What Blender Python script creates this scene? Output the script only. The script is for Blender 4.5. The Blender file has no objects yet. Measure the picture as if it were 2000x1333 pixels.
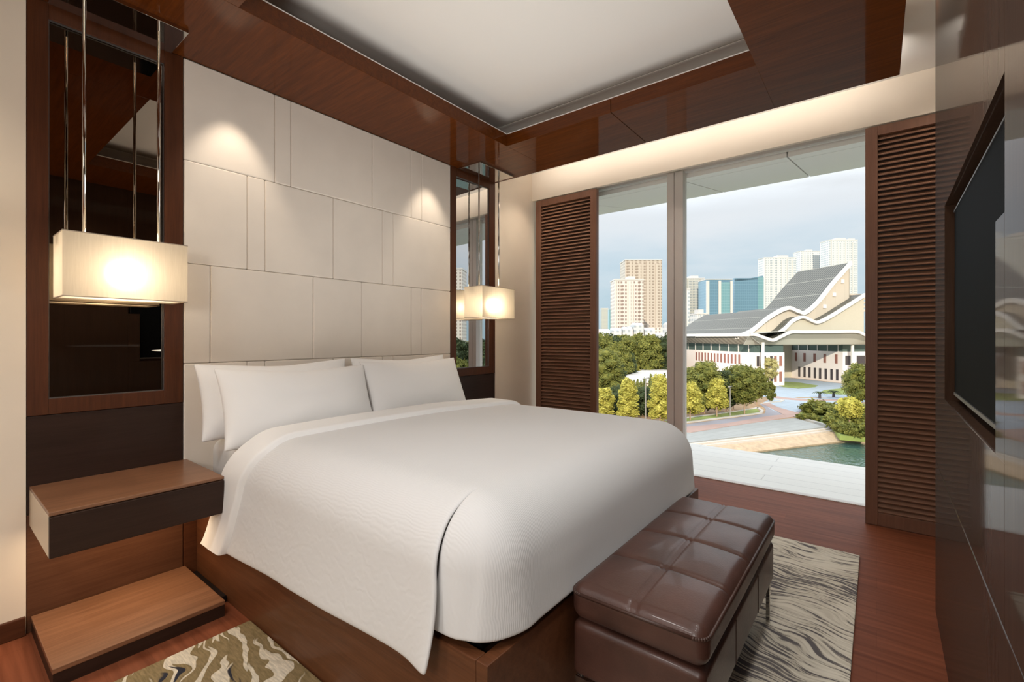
import bpy, bmesh, math, random
from mathutils import Vector, Matrix, noise
random.seed(7)
C = bpy.context.scene.collection
PI = math.pi

# ------------------------------------------------------------------ helpers
class MB:
    """collects polygons of ONE mesh"""
    def __init__(s): s.v = []; s.f = []
    def add(s, vs, fs):
        o = len(s.v); s.v += [tuple(v) for v in vs]; s.f += [tuple(i + o for i in f) for f in fs]; return s
    def box(s, x0, x1, y0, y1, z0, z1):
        return s.add([(x0,y0,z0),(x1,y0,z0),(x1,y1,z0),(x0,y1,z0),(x0,y0,z1),(x1,y0,z1),(x1,y1,z1),(x0,y1,z1)],
                     [(0,3,2,1),(4,5,6,7),(0,1,5,4),(1,2,6,5),(2,3,7,6),(3,0,4,7)])
    def prism(s, poly, z0, z1):
        n = len(poly)
        return s.add([(p[0],p[1],z0) for p in poly] + [(p[0],p[1],z1) for p in poly],
                     [tuple(range(n-1,-1,-1)), tuple(range(n,2*n))] + [(i,(i+1)%n,(i+1)%n+n,i+n) for i in range(n)])
    def tube(s, a, b, r0, r1=None, n=10):
        r1 = r0 if r1 is None else r1
        a = Vector(a); b = Vector(b); d = (b-a).normalized()
        u = d.orthogonal().normalized(); w = d.cross(u)
        vs = []
        for p, r in ((a,r0),(b,r1)):
            for i in range(n):
                t = 2*PI*i/n; vs.append(p + u*(r*math.cos(t)) + w*(r*math.sin(t)))
        return s.add(vs, [(i,(i+1)%n,(i+1)%n+n,i+n) for i in range(n)] + [tuple(range(n-1,-1,-1)), tuple(range(n,2*n))])
    def lathe(s, prof, c=(0,0,0), n=16):
        vs = []; fs = []
        for r, z in prof:
            for i in range(n):
                t = 2*PI*i/n; vs.append((c[0]+r*math.cos(t), c[1]+r*math.sin(t), c[2]+z))
        for k in range(len(prof)-1):
            for i in range(n):
                fs.append((k*n+i, k*n+(i+1)%n, (k+1)*n+(i+1)%n, (k+1)*n+i))
        fs.append(tuple(range(n-1,-1,-1))); fs.append(tuple(range((len(prof)-1)*n, len(prof)*n)))
        return s.add(vs, fs)
    def grid(s, rows):
        o = len(s.v); m = len(rows[0])
        for r in rows: s.v += [tuple(p) for p in r]
        for i in range(len(rows)-1):
            for j in range(m-1):
                s.f.append((o+i*m+j, o+i*m+j+1, o+(i+1)*m+j+1, o+(i+1)*m+j))
        return s
    def rounded(s, x0, x1, y0, y1, z0, z1, r, nx=12, ny=8, nz=4, k=5, fn=None):
        """rounded box made of six grids, optional displacement fn(p, normal)->p"""
        def samp(a, b, n):
            L = [a + r*i/k for i in range(k)]; M = [a+r + (b-a-2*r)*i/n for i in range(n)]
            R = [b-r + r*i/k for i in range(k+1)]; return L+M+R
        X = samp(x0,x1,nx); Y = samp(y0,y1,ny); Z = samp(z0,z1,nz)
        def rp(p):
            p = Vector(p); q = Vector((min(max(p.x,x0+r),x1-r), min(max(p.y,y0+r),y1-r), min(max(p.z,z0+r),z1-r)))
            d = p-q
            if d.length < 1e-9: return p
            d.normalize(); p = q + d*r
            return fn(p, d) if fn else p
        s.grid([[rp((x,y,z1)) for x in X] for y in Y])
        s.grid([[rp((x,y,z0)) for x in reversed(X)] for y in Y])
        s.grid([[rp((x,y0,z)) for x in X] for z in Z])
        s.grid([[rp((x,y1,z)) for x in reversed(X)] for z in Z])
        s.grid([[rp((x1,y,z)) for y in Y] for z in Z])
        s.grid([[rp((x0,y,z)) for y in reversed(Y)] for z in Z])
        return s
    def build(s, name, mat, parent=None, bevel=0, smooth=False, merge=False, tf=None, solid=0, seg=2, offs=-1):
        v = s.v
        if tf: v = [tuple(tf(Vector(p))) for p in v]
        if parent is not None:
            P = parent
            off = Vector((0,0,0))
            while P is not None: off += P.location; P = P.parent
            v = [tuple(Vector(p)-off) for p in v]
        me = bpy.data.meshes.new(name); me.from_pydata(v, [], s.f); me.update()
        bm = bmesh.new(); bm.from_mesh(me)
        if merge: bmesh.ops.remove_doubles(bm, verts=bm.verts, dist=1e-5)
        if not solid: bmesh.ops.recalc_face_normals(bm, faces=bm.faces)
        bm.to_mesh(me); bm.free()
        if smooth:
            for p in me.polygons: p.use_smooth = True
        o = bpy.data.objects.new(name, me); C.objects.link(o)
        if mat: me.materials.append(mat)
        if parent is not None: o.parent = parent
        if solid:
            m = o.modifiers.new('thickness','SOLIDIFY'); m.thickness = solid; m.offset = offs
        if bevel:
            m = o.modifiers.new('edge','BEVEL'); m.width = bevel; m.segments = seg; m.limit_method = 'ANGLE'; m.angle_limit = 0.6
        return o

def tag(o, label=None, cat=None, group=None, kind=None):
    if label: o['label'] = label
    if cat: o['category'] = cat
    if group: o['group'] = group
    if kind: o['kind'] = kind
    return o
def thing(name, loc, label, cat, group=None, rz=0, kind=None):
    o = bpy.data.objects.new(name, None); C.objects.link(o); o.location = loc; o.rotation_euler = (0,0,rz)
    o.empty_display_size = .1
    return tag(o, label, cat, group, kind)
def struct(o, label=None): o['kind'] = 'structure'; 
def copy_tree(o, parent=None):
    c = o.copy(); C.objects.link(c); c.parent = parent
    for ch in list(o.children): copy_tree(ch, c)
    return c
def structure(mb, name, mat, **k):
    o = mb.build(name, mat, **k); o['kind'] = 'structure'; return o

# ------------------------------------------------------------------ materials
def new(name):
    m = bpy.data.materials.new(name); m.use_nodes = True
    nt = m.node_tree; b = nt.nodes['Principled BSDF']; return m, nt, b
def N(nt, t, **k):
    n = nt.nodes.new(t)
    for a, v in k.items():
        if a in n.inputs: n.inputs[a].default_value = v
        else: setattr(n, a, v)
    return n
def L(nt, a, b): nt.links.new(a, b)
def ramp(nt, stops, interp='LINEAR'):
    r = nt.nodes.new('ShaderNodeValToRGB'); r.color_ramp.interpolation = interp
    e = r.color_ramp.elements
    while len(e) < len(stops): e.new(.5)
    for x, (p, c) in zip(e, stops): x.position = p; x.color = (*c, 1)
    return r
def coords(nt, scale=(1,1,1), rot=(0,0,0), loc=(0,0,0)):
    t = nt.nodes.new('ShaderNodeTexCoord'); m = nt.nodes.new('ShaderNodeMapping')
    m.inputs['Scale'].default_value = scale; m.inputs['Rotation'].default_value = rot; m.inputs['Location'].default_value = loc
    L(nt, t.outputs['Object'], m.inputs['Vector']); return m
def plain(name, col, rough=.5, metal=0, coat=0, var=0, vscale=3, bump=0, bscale=200, ior=1.5):
    m, nt, b = new(name)
    b.inputs['Base Color'].default_value = (*col,1); b.inputs['Roughness'].default_value = rough
    b.inputs['Metallic'].default_value = metal; b.inputs['Coat Weight'].default_value = coat; b.inputs['Coat Roughness'].default_value = .06
    b.inputs['IOR'].default_value = ior
    if var:
        n = N(nt,'ShaderNodeTexNoise', Scale=vscale, Detail=4.0); L(nt, coords(nt).outputs[0], n.inputs['Vector'])
        r = ramp(nt, [(.3,[c*(1-var) for c in col]),(.7,[min(1,c*(1+var)) for c in col])])
        L(nt, n.outputs['Fac'], r.inputs[0]); L(nt, r.outputs[0], b.inputs['Base Color'])
    if bump:
        n = N(nt,'ShaderNodeTexNoise', Scale=bscale, Detail=2.0); L(nt, coords(nt).outputs[0], n.inputs['Vector'])
        u = N(nt,'ShaderNodeBump', Strength=bump, Distance=.002); L(nt, n.outputs['Fac'], u.inputs['Height']); L(nt, u.outputs[0], b.inputs['Normal'])
    return m
def wood(name, dark, light, rough=.35, axis='x', coat=0, scale=1.0, coat_rough=.05, spec=.5):
    m, nt, b = new(name)
    st = {'x':(1.2,26,26),'y':(26,1.2,26),'z':(26,26,1.2)}[axis]
    n1 = N(nt,'ShaderNodeTexNoise', Scale=1.6*scale, Detail=6.0, Roughness=.65, Distortion=.6)
    L(nt, coords(nt, st).outputs[0], n1.inputs['Vector'])
    st2 = tuple(s*4 for s in st)
    n2 = N(nt,'ShaderNodeTexNoise', Scale=2.0*scale, Detail=3.0)
    L(nt, coords(nt, st2).outputs[0], n2.inputs['Vector'])
    mx = N(nt,'ShaderNodeMath', operation='MULTIPLY_ADD'); mx.inputs[1].default_value = .35
    L(nt, n2.outputs['Fac'], mx.inputs[0])
    m2 = N(nt,'ShaderNodeMath', operation='MULTIPLY'); m2.inputs[1].default_value = .65
    L(nt, n1.outputs['Fac'], m2.inputs[0]); L(nt, m2.outputs[0], mx.inputs[2])
    r = ramp(nt, [(.3,dark),(.7,light)]); L(nt, mx.outputs[0], r.inputs[0]); L(nt, r.outputs[0], b.inputs['Base Color'])
    b.inputs['Roughness'].default_value = rough; b.inputs['Coat Weight'].default_value = coat; b.inputs['Coat Roughness'].default_value = coat_rough
    b.inputs['Specular IOR Level'].default_value = spec
    u = N(nt,'ShaderNodeBump', Strength=.06, Distance=.001); L(nt, mx.outputs[0], u.inputs['Height']); L(nt, u.outputs[0], b.inputs['Normal'])
    return m

M = {}
M['plaster'] = plain('beige_plaster', (.85,.74,.60), .75, var=.03, bump=.05, bscale=120)
M['valance'] = plain('cream_plaster', (.80,.70,.58), .7, var=.02)
M['ceiling'] = plain('ceiling_paint', (.80,.77,.72), .85)
M['leather_cream'] = plain('cream_leather', (.79,.715,.625), .5, var=.03, vscale=5, bump=.12, bscale=350)
M['mahogany'] = wood('mahogany_veneer', (.050,.014,.005), (.105,.034,.012), .5, 'x', 0.1, coat_rough=.2, spec=.3)
M['mahogany_z'] = wood('mahogany_frame', (.050,.014,.0045), (.100,.031,.010), .45, 'z', 0, spec=.3)
M['soffit'] = wood('lacquered_mahogany', (.060,.0135,.0012), (.125,.0315,.0035), .55, 'y', .46, coat_rough=.06, spec=.03)
M['espresso'] = wood('espresso_veneer', (.022,.010,.006), (.040,.019,.012), .45, 'x', 0.05, spec=.25)
M['walnut'] = wood('walnut_veneer', (.16,.068,.032), (.30,.140,.070), .38, 'x', 0.2)
M['walnut_low'] = wood('dark_walnut_veneer', (.075,.028,.012), (.13,.053,.026), .45, 'x', 0, spec=.3)
M['walnut_y'] = wood('walnut_base', (.085,.028,.010), (.155,.056,.022), .45, 'y', 0.1, spec=.3)
M['lacquer'] = wood('dark_lacquer', (.032,.016,.009), (.056,.029,.017), .6, 'z', .36, coat_rough=.045, spec=.04)
M['shutter'] = wood('shutter_wood', (.13,.055,.030), (.21,.095,.054), .5, 'z', 0)
M['slat'] = wood('shutter_slat_wood', (.19,.095,.056), (.30,.155,.095), .5, 'y', 0)
M['chrome'] = plain('polished_chrome', (.62,.60,.57), .07, 1)
M['steel'] = plain('mullion_aluminium', (.74,.68,.63), .55, 0)
M['dark_steel'] = plain('dark_bezel_metal', (.16,.15,.145), .4, .6)
M['black'] = plain('black_plastic', (.008,.008,.009), .35)
M['screen'] = plain('screen_glass', (.008,.0085,.009), .55, ior=1.05)
M['wall_reflection_cream'] = plain('wall_reflection_cream', (.62,.50,.36), .3)  # cream painted in place of the wall's reflection on the nightstand side
M['leather'] = plain('brown_leather', (.078,.032,.022), .42, coat=.12, var=.36, vscale=5, bump=.25, bscale=160, ior=1.5)
M['stitch'] = plain('leather_piping', (.058,.026,.018), .45)
M['sheet'] = plain('white_sheet', (.82,.80,.77), .8)

def mirror_mat(name, col, rough):
    m, nt, b = new(name); b.inputs['Base Color'].default_value = (*col,1); b.inputs['Metallic'].default_value = 1; b.inputs['Roughness'].default_value = rough; return m
M['mirror'] = mirror_mat('tinted_mirror', (.30,.25,.20), .0)
M['mirror_clear'] = mirror_mat('grey_mirror', (.62,.62,.62), .0)

def glass():
    m, nt, b = new('window_glass'); nt.nodes.remove(b)
    out = nt.nodes['Material Output']; t = N(nt,'ShaderNodeBsdfTransparent'); t.inputs[0].default_value = (.97,.98,.975,1)
    g = N(nt,'ShaderNodeBsdfGlossy', Roughness=0.0); fr = N(nt,'ShaderNodeFresnel', IOR=1.05)
    mx = N(nt,'ShaderNodeMixShader'); L(nt, fr.outputs[0], mx.inputs[0]); L(nt, t.outputs[0], mx.inputs[1]); L(nt, g.outputs[0], mx.inputs[2]); L(nt, mx.outputs[0], out.inputs[0])
    return m
M['glass'] = glass()
def shade():
    m, nt, b = new('linen_shade'); nt.nodes.remove(b); out = nt.nodes['Material Output']
    n = N(nt,'ShaderNodeTexNoise', Scale=1.0, Detail=3.0); L(nt, coords(nt,(220,220,14)).outputs[0], n.inputs['Vector'])
    r = ramp(nt, [(.3,(.74,.67,.56)),(.7,(.79,.72,.61))]); L(nt, n.outputs['Fac'], r.inputs[0])
    d = N(nt,'ShaderNodeBsdfDiffuse'); t = N(nt,'ShaderNodeBsdfTranslucent'); g = N(nt,'ShaderNodeBsdfRefraction', Roughness=1.0, IOR=1.35)
    for q in (d,t,g): L(nt, r.outputs[0], q.inputs[0])
    mx = N(nt,'ShaderNodeMixShader'); mx.inputs[0].default_value = .55; m2 = N(nt,'ShaderNodeMixShader'); m2.inputs[0].default_value = .17
    L(nt, d.outputs[0], mx.inputs[1]); L(nt, t.outputs[0], mx.inputs[2]); L(nt, mx.outputs[0], m2.inputs[1]); L(nt, g.outputs[0], m2.inputs[2]); L(nt, m2.outputs[0], out.inputs[0]); return m
M['shade'] = shade()
M['rim'] = plain('shade_edging', (.42,.34,.26), .7)
def diffuser_mat():
    m, nt, b = new('opal_diffuser'); nt.nodes.remove(b); out = nt.nodes['Material Output']; t = N(nt,'ShaderNodeBsdfTranslucent'); t.inputs[0].default_value = (.92,.88,.82,1); L(nt, t.outputs[0], out.inputs[0]); return m
M['diffuser'] = diffuser_mat()
def emit(name, col, s):
    m, nt, b = new(name); b.inputs['Base Color'].default_value = (*col,1); b.inputs['Emission Color'].default_value = (*col,1); b.inputs['Emission Strength'].default_value = s; return m
M['bulb'] = emit('lamp_bulb', (1,.82,.60), 4)
def duvet_mat():
    m, nt, b = new('duvet_cotton'); b.inputs['Base Color'].default_value = (.735,.73,.722,1); b.inputs['Roughness'].default_value = .75
    b.inputs['Sheen Weight'].default_value = .15
    w = N(nt,'ShaderNodeTexWave', Scale=50.0, Distortion=9.0, Detail=2.0); w.inputs['Detail Scale'].default_value = .35
    L(nt, coords(nt).outputs[0], w.inputs['Vector'])
    u = N(nt,'ShaderNodeBump', Strength=.30, Distance=.0012); L(nt, w.outputs['Fac'], u.inputs['Height']); L(nt, u.outputs[0], b.inputs['Normal']); return m
M['duvet'] = duvet_mat()
M['cotton'] = plain('pillow_cotton', (.87,.86,.845), .78, bump=.05, bscale=300)

def floor_mat():
    m, nt, b = new('reddish_floor_boards')
    br = N(nt,'ShaderNodeTexBrick', Scale=1.0); br.offset = .37
    br.inputs['Color1'].default_value = (.5,.5,.5,1); br.inputs['Color2'].default_value = (.62,.62,.62,1); br.inputs['Mortar'].default_value = (.42,.42,.42,1)
    br.inputs['Mortar Size'].default_value = .0012; br.inputs['Brick Width'].default_value = 1.35; br.inputs['Row Height'].default_value = .14
    L(nt, coords(nt, rot=(0,0,PI/2)).outputs[0], br.inputs['Vector'])
    n = N(nt,'ShaderNodeTexNoise', Scale=2.0, Detail=6.0, Distortion=.5); L(nt, coords(nt,(20,1.0,1)).outputs[0], n.inputs['Vector'])
    r = ramp(nt, [(.3,(.155,.043,.018)),(.7,(.25,.078,.036))]); L(nt, n.outputs['Fac'], r.inputs[0])
    mx = N(nt,'ShaderNodeMix', data_type='RGBA', blend_type='MULTIPLY'); mx.inputs[0].default_value = 1
    sc = N(nt,'ShaderNodeMix', data_type='RGBA', blend_type='ADD'); sc.inputs[0].default_value = 1; sc.inputs[7].default_value = (.42,.42,.42,1)
    L(nt, br.outputs['Color'], sc.inputs[6]); L(nt, r.outputs[0], mx.inputs[6]); L(nt, sc.outputs[2], mx.inputs[7]); L(nt, mx.outputs[2], b.inputs['Base Color'])
    b.inputs['Roughness'].default_value = .5; b.inputs['Specular IOR Level'].default_value = .09
    return m
M['floor'] = floor_mat()

def rug_bold():
    m, nt, b = new('gold_stroke_rug')
    n0 = N(nt,'ShaderNodeTexNoise', Scale=2.4, Detail=3.0, Roughness=.6); L(nt, coords(nt,(1,1,1)).outputs[0], n0.inputs['Vector'])
    v = N(nt,'ShaderNodeVectorMath', operation='MULTIPLY_ADD'); v.inputs[1].default_value = (.34,.20,0)
    L(nt, n0.outputs['Color'], v.inputs[0]); L(nt, coords(nt, rot=(0,0,.30)).outputs[0], v.inputs[2])
    mp = N(nt,'ShaderNodeMapping'); mp.inputs['Scale'].default_value = (27,3.2,1); L(nt, v.outputs[0], mp.inputs['Vector'])
    w = N(nt,'ShaderNodeTexNoise', Scale=1.0, Detail=1.2, Roughness=.5); L(nt, mp.outputs[0], w.inputs['Vector'])
    r = ramp(nt, [(.0,(.20,.145,.065)),(.42,(.29,.215,.11)),(.535,(.25,.185,.09)),(.55,(.70,.62,.48)),(1,(.78,.71,.58))]); L(nt, w.outputs['Fac'], r.inputs[0])
    mp2 = N(nt,'ShaderNodeMapping'); mp2.inputs['Scale'].default_value = (20,1.8,1); mp2.inputs['Location'].default_value = (3.3,1.7,0); L(nt, v.outputs[0], mp2.inputs['Vector'])
    w2 = N(nt,'ShaderNodeTexNoise', Scale=1.0, Detail=2.0); L(nt, mp2.outputs[0], w2.inputs['Vector'])
    hf = N(nt,'ShaderNodeTexNoise', Scale=1.0, Detail=3.0); L(nt, coords(nt,(160,22,1), rot=(0,0,.3)).outputs[0], hf.inputs['Vector']); hr = ramp(nt, [(.3,(.72,.72,.72)),(.7,(1.12,1.12,1.12))]); L(nt, hf.outputs['Fac'], hr.inputs[0])
    mm = N(nt,'ShaderNodeMix', data_type='RGBA', blend_type='MULTIPLY'); mm.inputs[0].default_value = 1; L(nt, r.outputs[0], mm.inputs[6]); L(nt, hr.outputs[0], mm.inputs[7])
    k = ramp(nt, [(.655,(0,0,0)),(.665,(1,1,1))]); L(nt, w2.outputs['Fac'], k.inputs[0])
    mx = N(nt,'ShaderNodeMix', data_type='RGBA'); mx.inputs[7].default_value = (.035,.035,.045,1)
    L(nt, k.outputs[0], mx.inputs[0]); L(nt, mm.outputs[2], mx.inputs[6]); L(nt, mx.outputs[2], b.inputs['Base Color'])
    b.inputs['Roughness'].default_value = .95; b.inputs['Specular IOR Level'].default_value = .1
    f = N(nt,'ShaderNodeTexNoise', Scale=300.0); L(nt, coords(nt).outputs[0], f.inputs['Vector'])
    ad = N(nt,'ShaderNodeMath', operation='MULTIPLY_ADD'); ad.inputs[1].default_value = .3; L(nt, f.outputs['Fac'], ad.inputs[0]); L(nt, r.outputs[0], ad.inputs[2])
    u = N(nt,'ShaderNodeBump', Strength=.6, Distance=.004); L(nt, ad.outputs[0], u.inputs['Height']); L(nt, u.outputs[0], b.inputs['Normal']); return m
def rug_fine():
    m, nt, b = new('fine_stroke_rug')
    n0 = N(nt,'ShaderNodeTexNoise', Scale=1.7, Detail=2.0); L(nt, coords(nt).outputs[0], n0.inputs['Vector'])
    v = N(nt,'ShaderNodeVectorMath', operation='MULTIPLY_ADD'); v.inputs[1].default_value = (.55,.55,0)
    L(nt, n0.outputs['Color'], v.inputs[0]); L(nt, coords(nt, rot=(0,0,.25)).outputs[0], v.inputs[2])
    mp = N(nt,'ShaderNodeMapping'); mp.inputs['Scale'].default_value = (58,5.5,1); L(nt, v.outputs[0], mp.inputs['Vector'])
    n = N(nt,'ShaderNodeTexNoise', Scale=1.0, Detail=3.0, Roughness=.6); L(nt, mp.outputs[0], n.inputs['Vector'])
    big = N(nt,'ShaderNodeTexNoise', Scale=2.6, Detail=2.0); L(nt, v.outputs[0], big.inputs['Vector'])
    a = N(nt,'ShaderNodeMath', operation='MULTIPLY_ADD'); a.inputs[1].default_value = .35; L(nt, big.outputs['Fac'], a.inputs[0]); L(nt, n.outputs['Fac'], a.inputs[2])
    r = ramp(nt, [(.57,(.13,.115,.115)),(.615,(.19,.165,.15)),(.655,(.56,.50,.40)),(.80,(.70,.64,.53))]); L(nt, a.outputs[0], r.inputs[0])
    L(nt, r.outputs[0], b.inputs['Base Color']); b.inputs['Roughness'].default_value = .95; b.inputs['Specular IOR Level'].default_value = .1
    u = N(nt,'ShaderNodeBump', Strength=.7, Distance=.005); L(nt, r.outputs[0], u.inputs['Height']); L(nt, u.outputs[0], b.inputs['Normal']); return m
M['rug_bold'] = rug_bold(); M['rug_fine'] = rug_fine()

# outdoor materials
M['deck'] = None
def planks(name, col, rot, w=1.6, h=.19, contrast=.05, rough=.6):
    m, nt, b = new(name); br = N(nt,'ShaderNodeTexBrick', Scale=1.0)
    br.inputs['Color1'].default_value = (*col,1); br.inputs['Color2'].default_value = (*[c*(1-contrast) for c in col],1); br.inputs['Mortar'].default_value = (*[c*.72 for c in col],1)
    br.inputs['Mortar Size'].default_value = .004 if h < 1 else .03; br.inputs['Brick Width'].default_value = w; br.inputs['Row Height'].default_value = h
    L(nt, coords(nt, rot=(0,0,rot)).outputs[0], br.inputs['Vector']); L(nt, br.outputs['Color'], b.inputs['Base Color']); b.inputs['Roughness'].default_value = rough; return m
M['deck'] = planks('pale_deck_boards', (.90,.87,.81), PI/2)
M['canopy'] = plain('white_soffit_panel', (.95,.89,.85), .5)
M['facade'] = plain('facade_stone', (.6,.56,.5), .8)
M['plaza'] = planks('plaza_paving', (.33,.335,.315), .35, 2.4, 1.2, .10, .8)
M['asphalt'] = plain('asphalt', (.27,.26,.28), .85, var=.06, vscale=.3)
M['red_paving'] = plain('red_paving', (.38,.26,.22), .85, var=.06, vscale=.5)
M['blue_paving'] = planks('blue_grey_paving', (.36,.42,.47), .2, 3, 1.5, .08, .8)
M['kerb'] = plain('kerb_stone', (.5,.47,.42), .8)
M['earth'] = plain('tree_bed_soil', (.34,.22,.12), .95, var=.2, vscale=.8)
M['lawn'] = plain('lawn_grass', (.22,.27,.07), .95, var=.2, vscale=.6)
M['ground'] = plain('park_ground', (.24,.25,.12), .95, var=.25, vscale=.05)
M['tan'] = plain('tan_stone_bank', (.46,.34,.22), .85, var=.15, vscale=1.5)
M['step'] = plain('pale_step_stone', (.52,.46,.39), .8, var=.05)
def water():
    m, nt, b = new('pond_water'); b.inputs['Base Color'].default_value = (.045,.10,.085,1); b.inputs['Roughness'].default_value = .08
    n = N(nt,'ShaderNodeTexNoise', Scale=1.2, Detail=4.0); L(nt, coords(nt,(1,2.2,1)).outputs[0], n.inputs['Vector'])
    u = N(nt,'ShaderNodeBump', Strength=.5, Distance=.25); L(nt, n.outputs['Fac'], u.inputs['Height']); L(nt, u.outputs[0], b.inputs['Normal']); return m
M['water'] = water()
def leaves(name, dark, light, sc=1.2):
    m, nt, b = new(name)
    n = N(nt,'ShaderNodeTexNoise', Scale=sc, Detail=3.0); L(nt, coords(nt).outputs[0], n.inputs['Vector'])
    r = ramp(nt, [(.32,dark),(.68,light)]); L(nt, n.outputs['Fac'], r.inputs[0]); L(nt, r.outputs[0], b.inputs['Base Color'])
    b.inputs['Roughness'].default_value = .75; b.inputs['Specular IOR Level'].default_value = .2
    return m
M['leaf_yellow'] = leaves('yellow_green_leaves', (.25,.235,.037), (.52,.465,.10))
M['leaf_green'] = leaves('green_leaves', (.072,.088,.019), (.215,.21,.048))
M['leaf_dark'] = leaves('dark_green_leaves', (.030,.046,.020), (.070,.092,.038))
M['leaf_pale'] = leaves('pale_leaves', (.30,.27,.10), (.50,.45,.20))
M['leaf_cypress'] = leaves('cypress_leaves', (.13,.16,.045), (.24,.25,.08))
M['trunk'] = plain('tree_bark', (.36,.24,.16), .9)
M['lamp_metal'] = plain('lamp_post_metal', (.30,.28,.26), .5)
M['stone_white'] = plain('white_stone_facade', (.90,.82,.77), .75, var=.02, vscale=.2)
M['stone_tan'] = planks('tan_gable_panels', (.55,.485,.395), 0, 3.0, 3.0, .10, .7)
M['brick_slit'] = plain('brick_red_panel', (.30,.13,.10), .7)
M['dark_slit'] = plain('dark_window', (.07,.06,.065), .3)
M['green_glass'] = plain('green_glass_band', (.09,.13,.12), .12)
M['pale_glass'] = plain('pale_glass_band', (.52,.48,.38), .2)
M['white_trim'] = plain('white_roof_trim', (.72,.69,.65), .6)
def ribbed(name, col, dcol, scale, axis, cross=0):
    m, nt, b = new(name); w = N(nt,'ShaderNodeTexWave', Scale=scale); w.bands_direction = axis; mp = coords(nt)
    L(nt, mp.outputs[0], w.inputs['Vector']); r = ramp(nt, [(.35,dcol),(.60,col)]); L(nt, w.outputs['Fac'], r.inputs[0]); fin = r.outputs[0]
    if cross:
        w2 = N(nt,'ShaderNodeTexWave', Scale=cross); w2.bands_direction = 'X'; L(nt, mp.outputs[0], w2.inputs['Vector'])
        k = ramp(nt, [(.993,(0,0,0)),(.997,(1,1,1))]); L(nt, w2.outputs['Fac'], k.inputs[0])
        mx = N(nt,'ShaderNodeMix', data_type='RGBA'); mx.inputs[7].default_value = (*[min(1,c*1.6) for c in col],1); L(nt, k.outputs[0], mx.inputs[0]); L(nt, fin, mx.inputs[6]); fin = mx.outputs[2]
    L(nt, fin, b.inputs['Base Color']); b.inputs['Roughness'].default_value = .55; return m
M['roof'] = ribbed('ribbed_metal_roof', (.135,.133,.11), (.042,.042,.036), .40, 'Y', .075)
M['roof_eave'] = ribbed('ribbed_eave_soffit', (.50,.50,.44), (.33,.33,.29), .16, 'Y')
def tower(name, wall, win, px, pz, fx, fz, rough=.5):
    m, nt, b = new(name)
    t = nt.nodes.new('ShaderNodeTexCoord'); s = nt.nodes.new('ShaderNodeSeparateXYZ'); L(nt, t.outputs['Object'], s.inputs[0])
    ad = N(nt,'ShaderNodeMath', operation='ADD'); L(nt, s.outputs[0], ad.inputs[0]); L(nt, s.outputs[1], ad.inputs[1])
    def band(sock, p, f):
        d = N(nt,'ShaderNodeMath', operation='DIVIDE'); d.inputs[1].default_value = p; L(nt, sock, d.inputs[0])
        fr = N(nt,'ShaderNodeMath', operation='FRACT'); L(nt, d.outputs[0], fr.inputs[0])
        c = N(nt,'ShaderNodeMath', operation='LESS_THAN'); c.inputs[1].default_value = f; L(nt, fr.outputs[0], c.inputs[0]); return c
    a = band(ad.outputs[0], px, fx); c = band(s.outputs[2], pz, fz)
    mu = N(nt,'ShaderNodeMath', operation='MULTIPLY'); L(nt, a.outputs[0], mu.inputs[0]); L(nt, c.outputs[0], mu.inputs[1])
    mx = N(nt,'ShaderNodeMix', data_type='RGBA'); mx.inputs[6].default_value = (*wall,1); mx.inputs[7].default_value = (*win,1)
    L(nt, mu.outputs[0], mx.inputs[0]); L(nt, mx.outputs[2], b.inputs['Base Color']); b.inputs['Roughness'].default_value = rough; return m
M['tw_white'] = tower('white_tower_facade', (.58,.53,.48), (.26,.20,.17), 4.2, 3.6, .42, .55)
M['tw_brown'] = tower('brown_tower_facade', (.45,.39,.325), (.26,.21,.165), 5.2, 3.6, .5, .6)
M['tw_grey'] = tower('grey_tower_facade', (.42,.41,.37), (.26,.28,.28), 3.6, 4.0, .6, .5)
M['tw_pale'] = tower('pale_tower_facade', (.58,.57,.55), (.32,.36,.39), 4.4, 4.2, .5, .55)
M['tw_blue'] = tower('blue_glass_facade', (.15,.255,.33), (.11,.20,.27), 3.2, 4.0, .9, .85, .2)
M['tw_teal'] = tower('teal_glass_facade', (.20,.33,.36), (.14,.27,.30), 3.2, 4.0, .9, .85, .2)
M['tw_frame'] = plain('tower_frame', (.52,.50,.48), .6)

# ------------------------------------------------------------------ camera
cam = bpy.data.cameras.new('camera'); co = bpy.data.objects.new('camera', cam); C.objects.link(co)
F = Vector((.7866,.6176,0)).normalized(); R = Vector((F.y,-F.x,0)); U = Vector((0,0,1))
mt = Matrix((R, U, -F)).transposed().to_4x4(); mt.translation = (0,0,1.25); co.matrix_world = mt
cam.sensor_width = 36; cam.lens = 36*907/2000; cam.shift_y = -6.5/2000; cam.clip_start = .02; cam.clip_end = 6000
bpy.context.scene.camera = co

# ------------------------------------------------------------------ room shell
HY = 2.816
structure(MB().box(-2.5,4.33,-.95,3.0,-.12,0), 'floor', M['floor'])
w = MB(); w.box(-2.5,.274,HY,3.02,0,3.0); w.box(3.332,3.96,HY,3.02,0,3.0); w.box(.274,3.332,2.92,3.02,0,3.0); w.box(3.96,4.45,HY,3.02,0,3.0)
structure(w, 'wall_head', M['plaster'])
structure(MB().box(-2.62,-2.5,-.95,3.02,0,3.0), 'wall_left', M['plaster'])
structure(MB().box(2.4,4.45,-.95,-.80,0,3.0), 'wall_right', M['plaster'])
structure(MB().box(-2.62,4.45,-.95,3.02,2.945,3.06), 'ceiling', M['ceiling'])
structure(MB().box(-2.5,.272,2.80,HY,0,.08), 'baseboard_head', M['mahogany'], bevel=.003)
structure(MB().box(3.334,3.9,2.80,HY,0,.08), 'baseboard_corner', M['mahogany'], bevel=.003)
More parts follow.
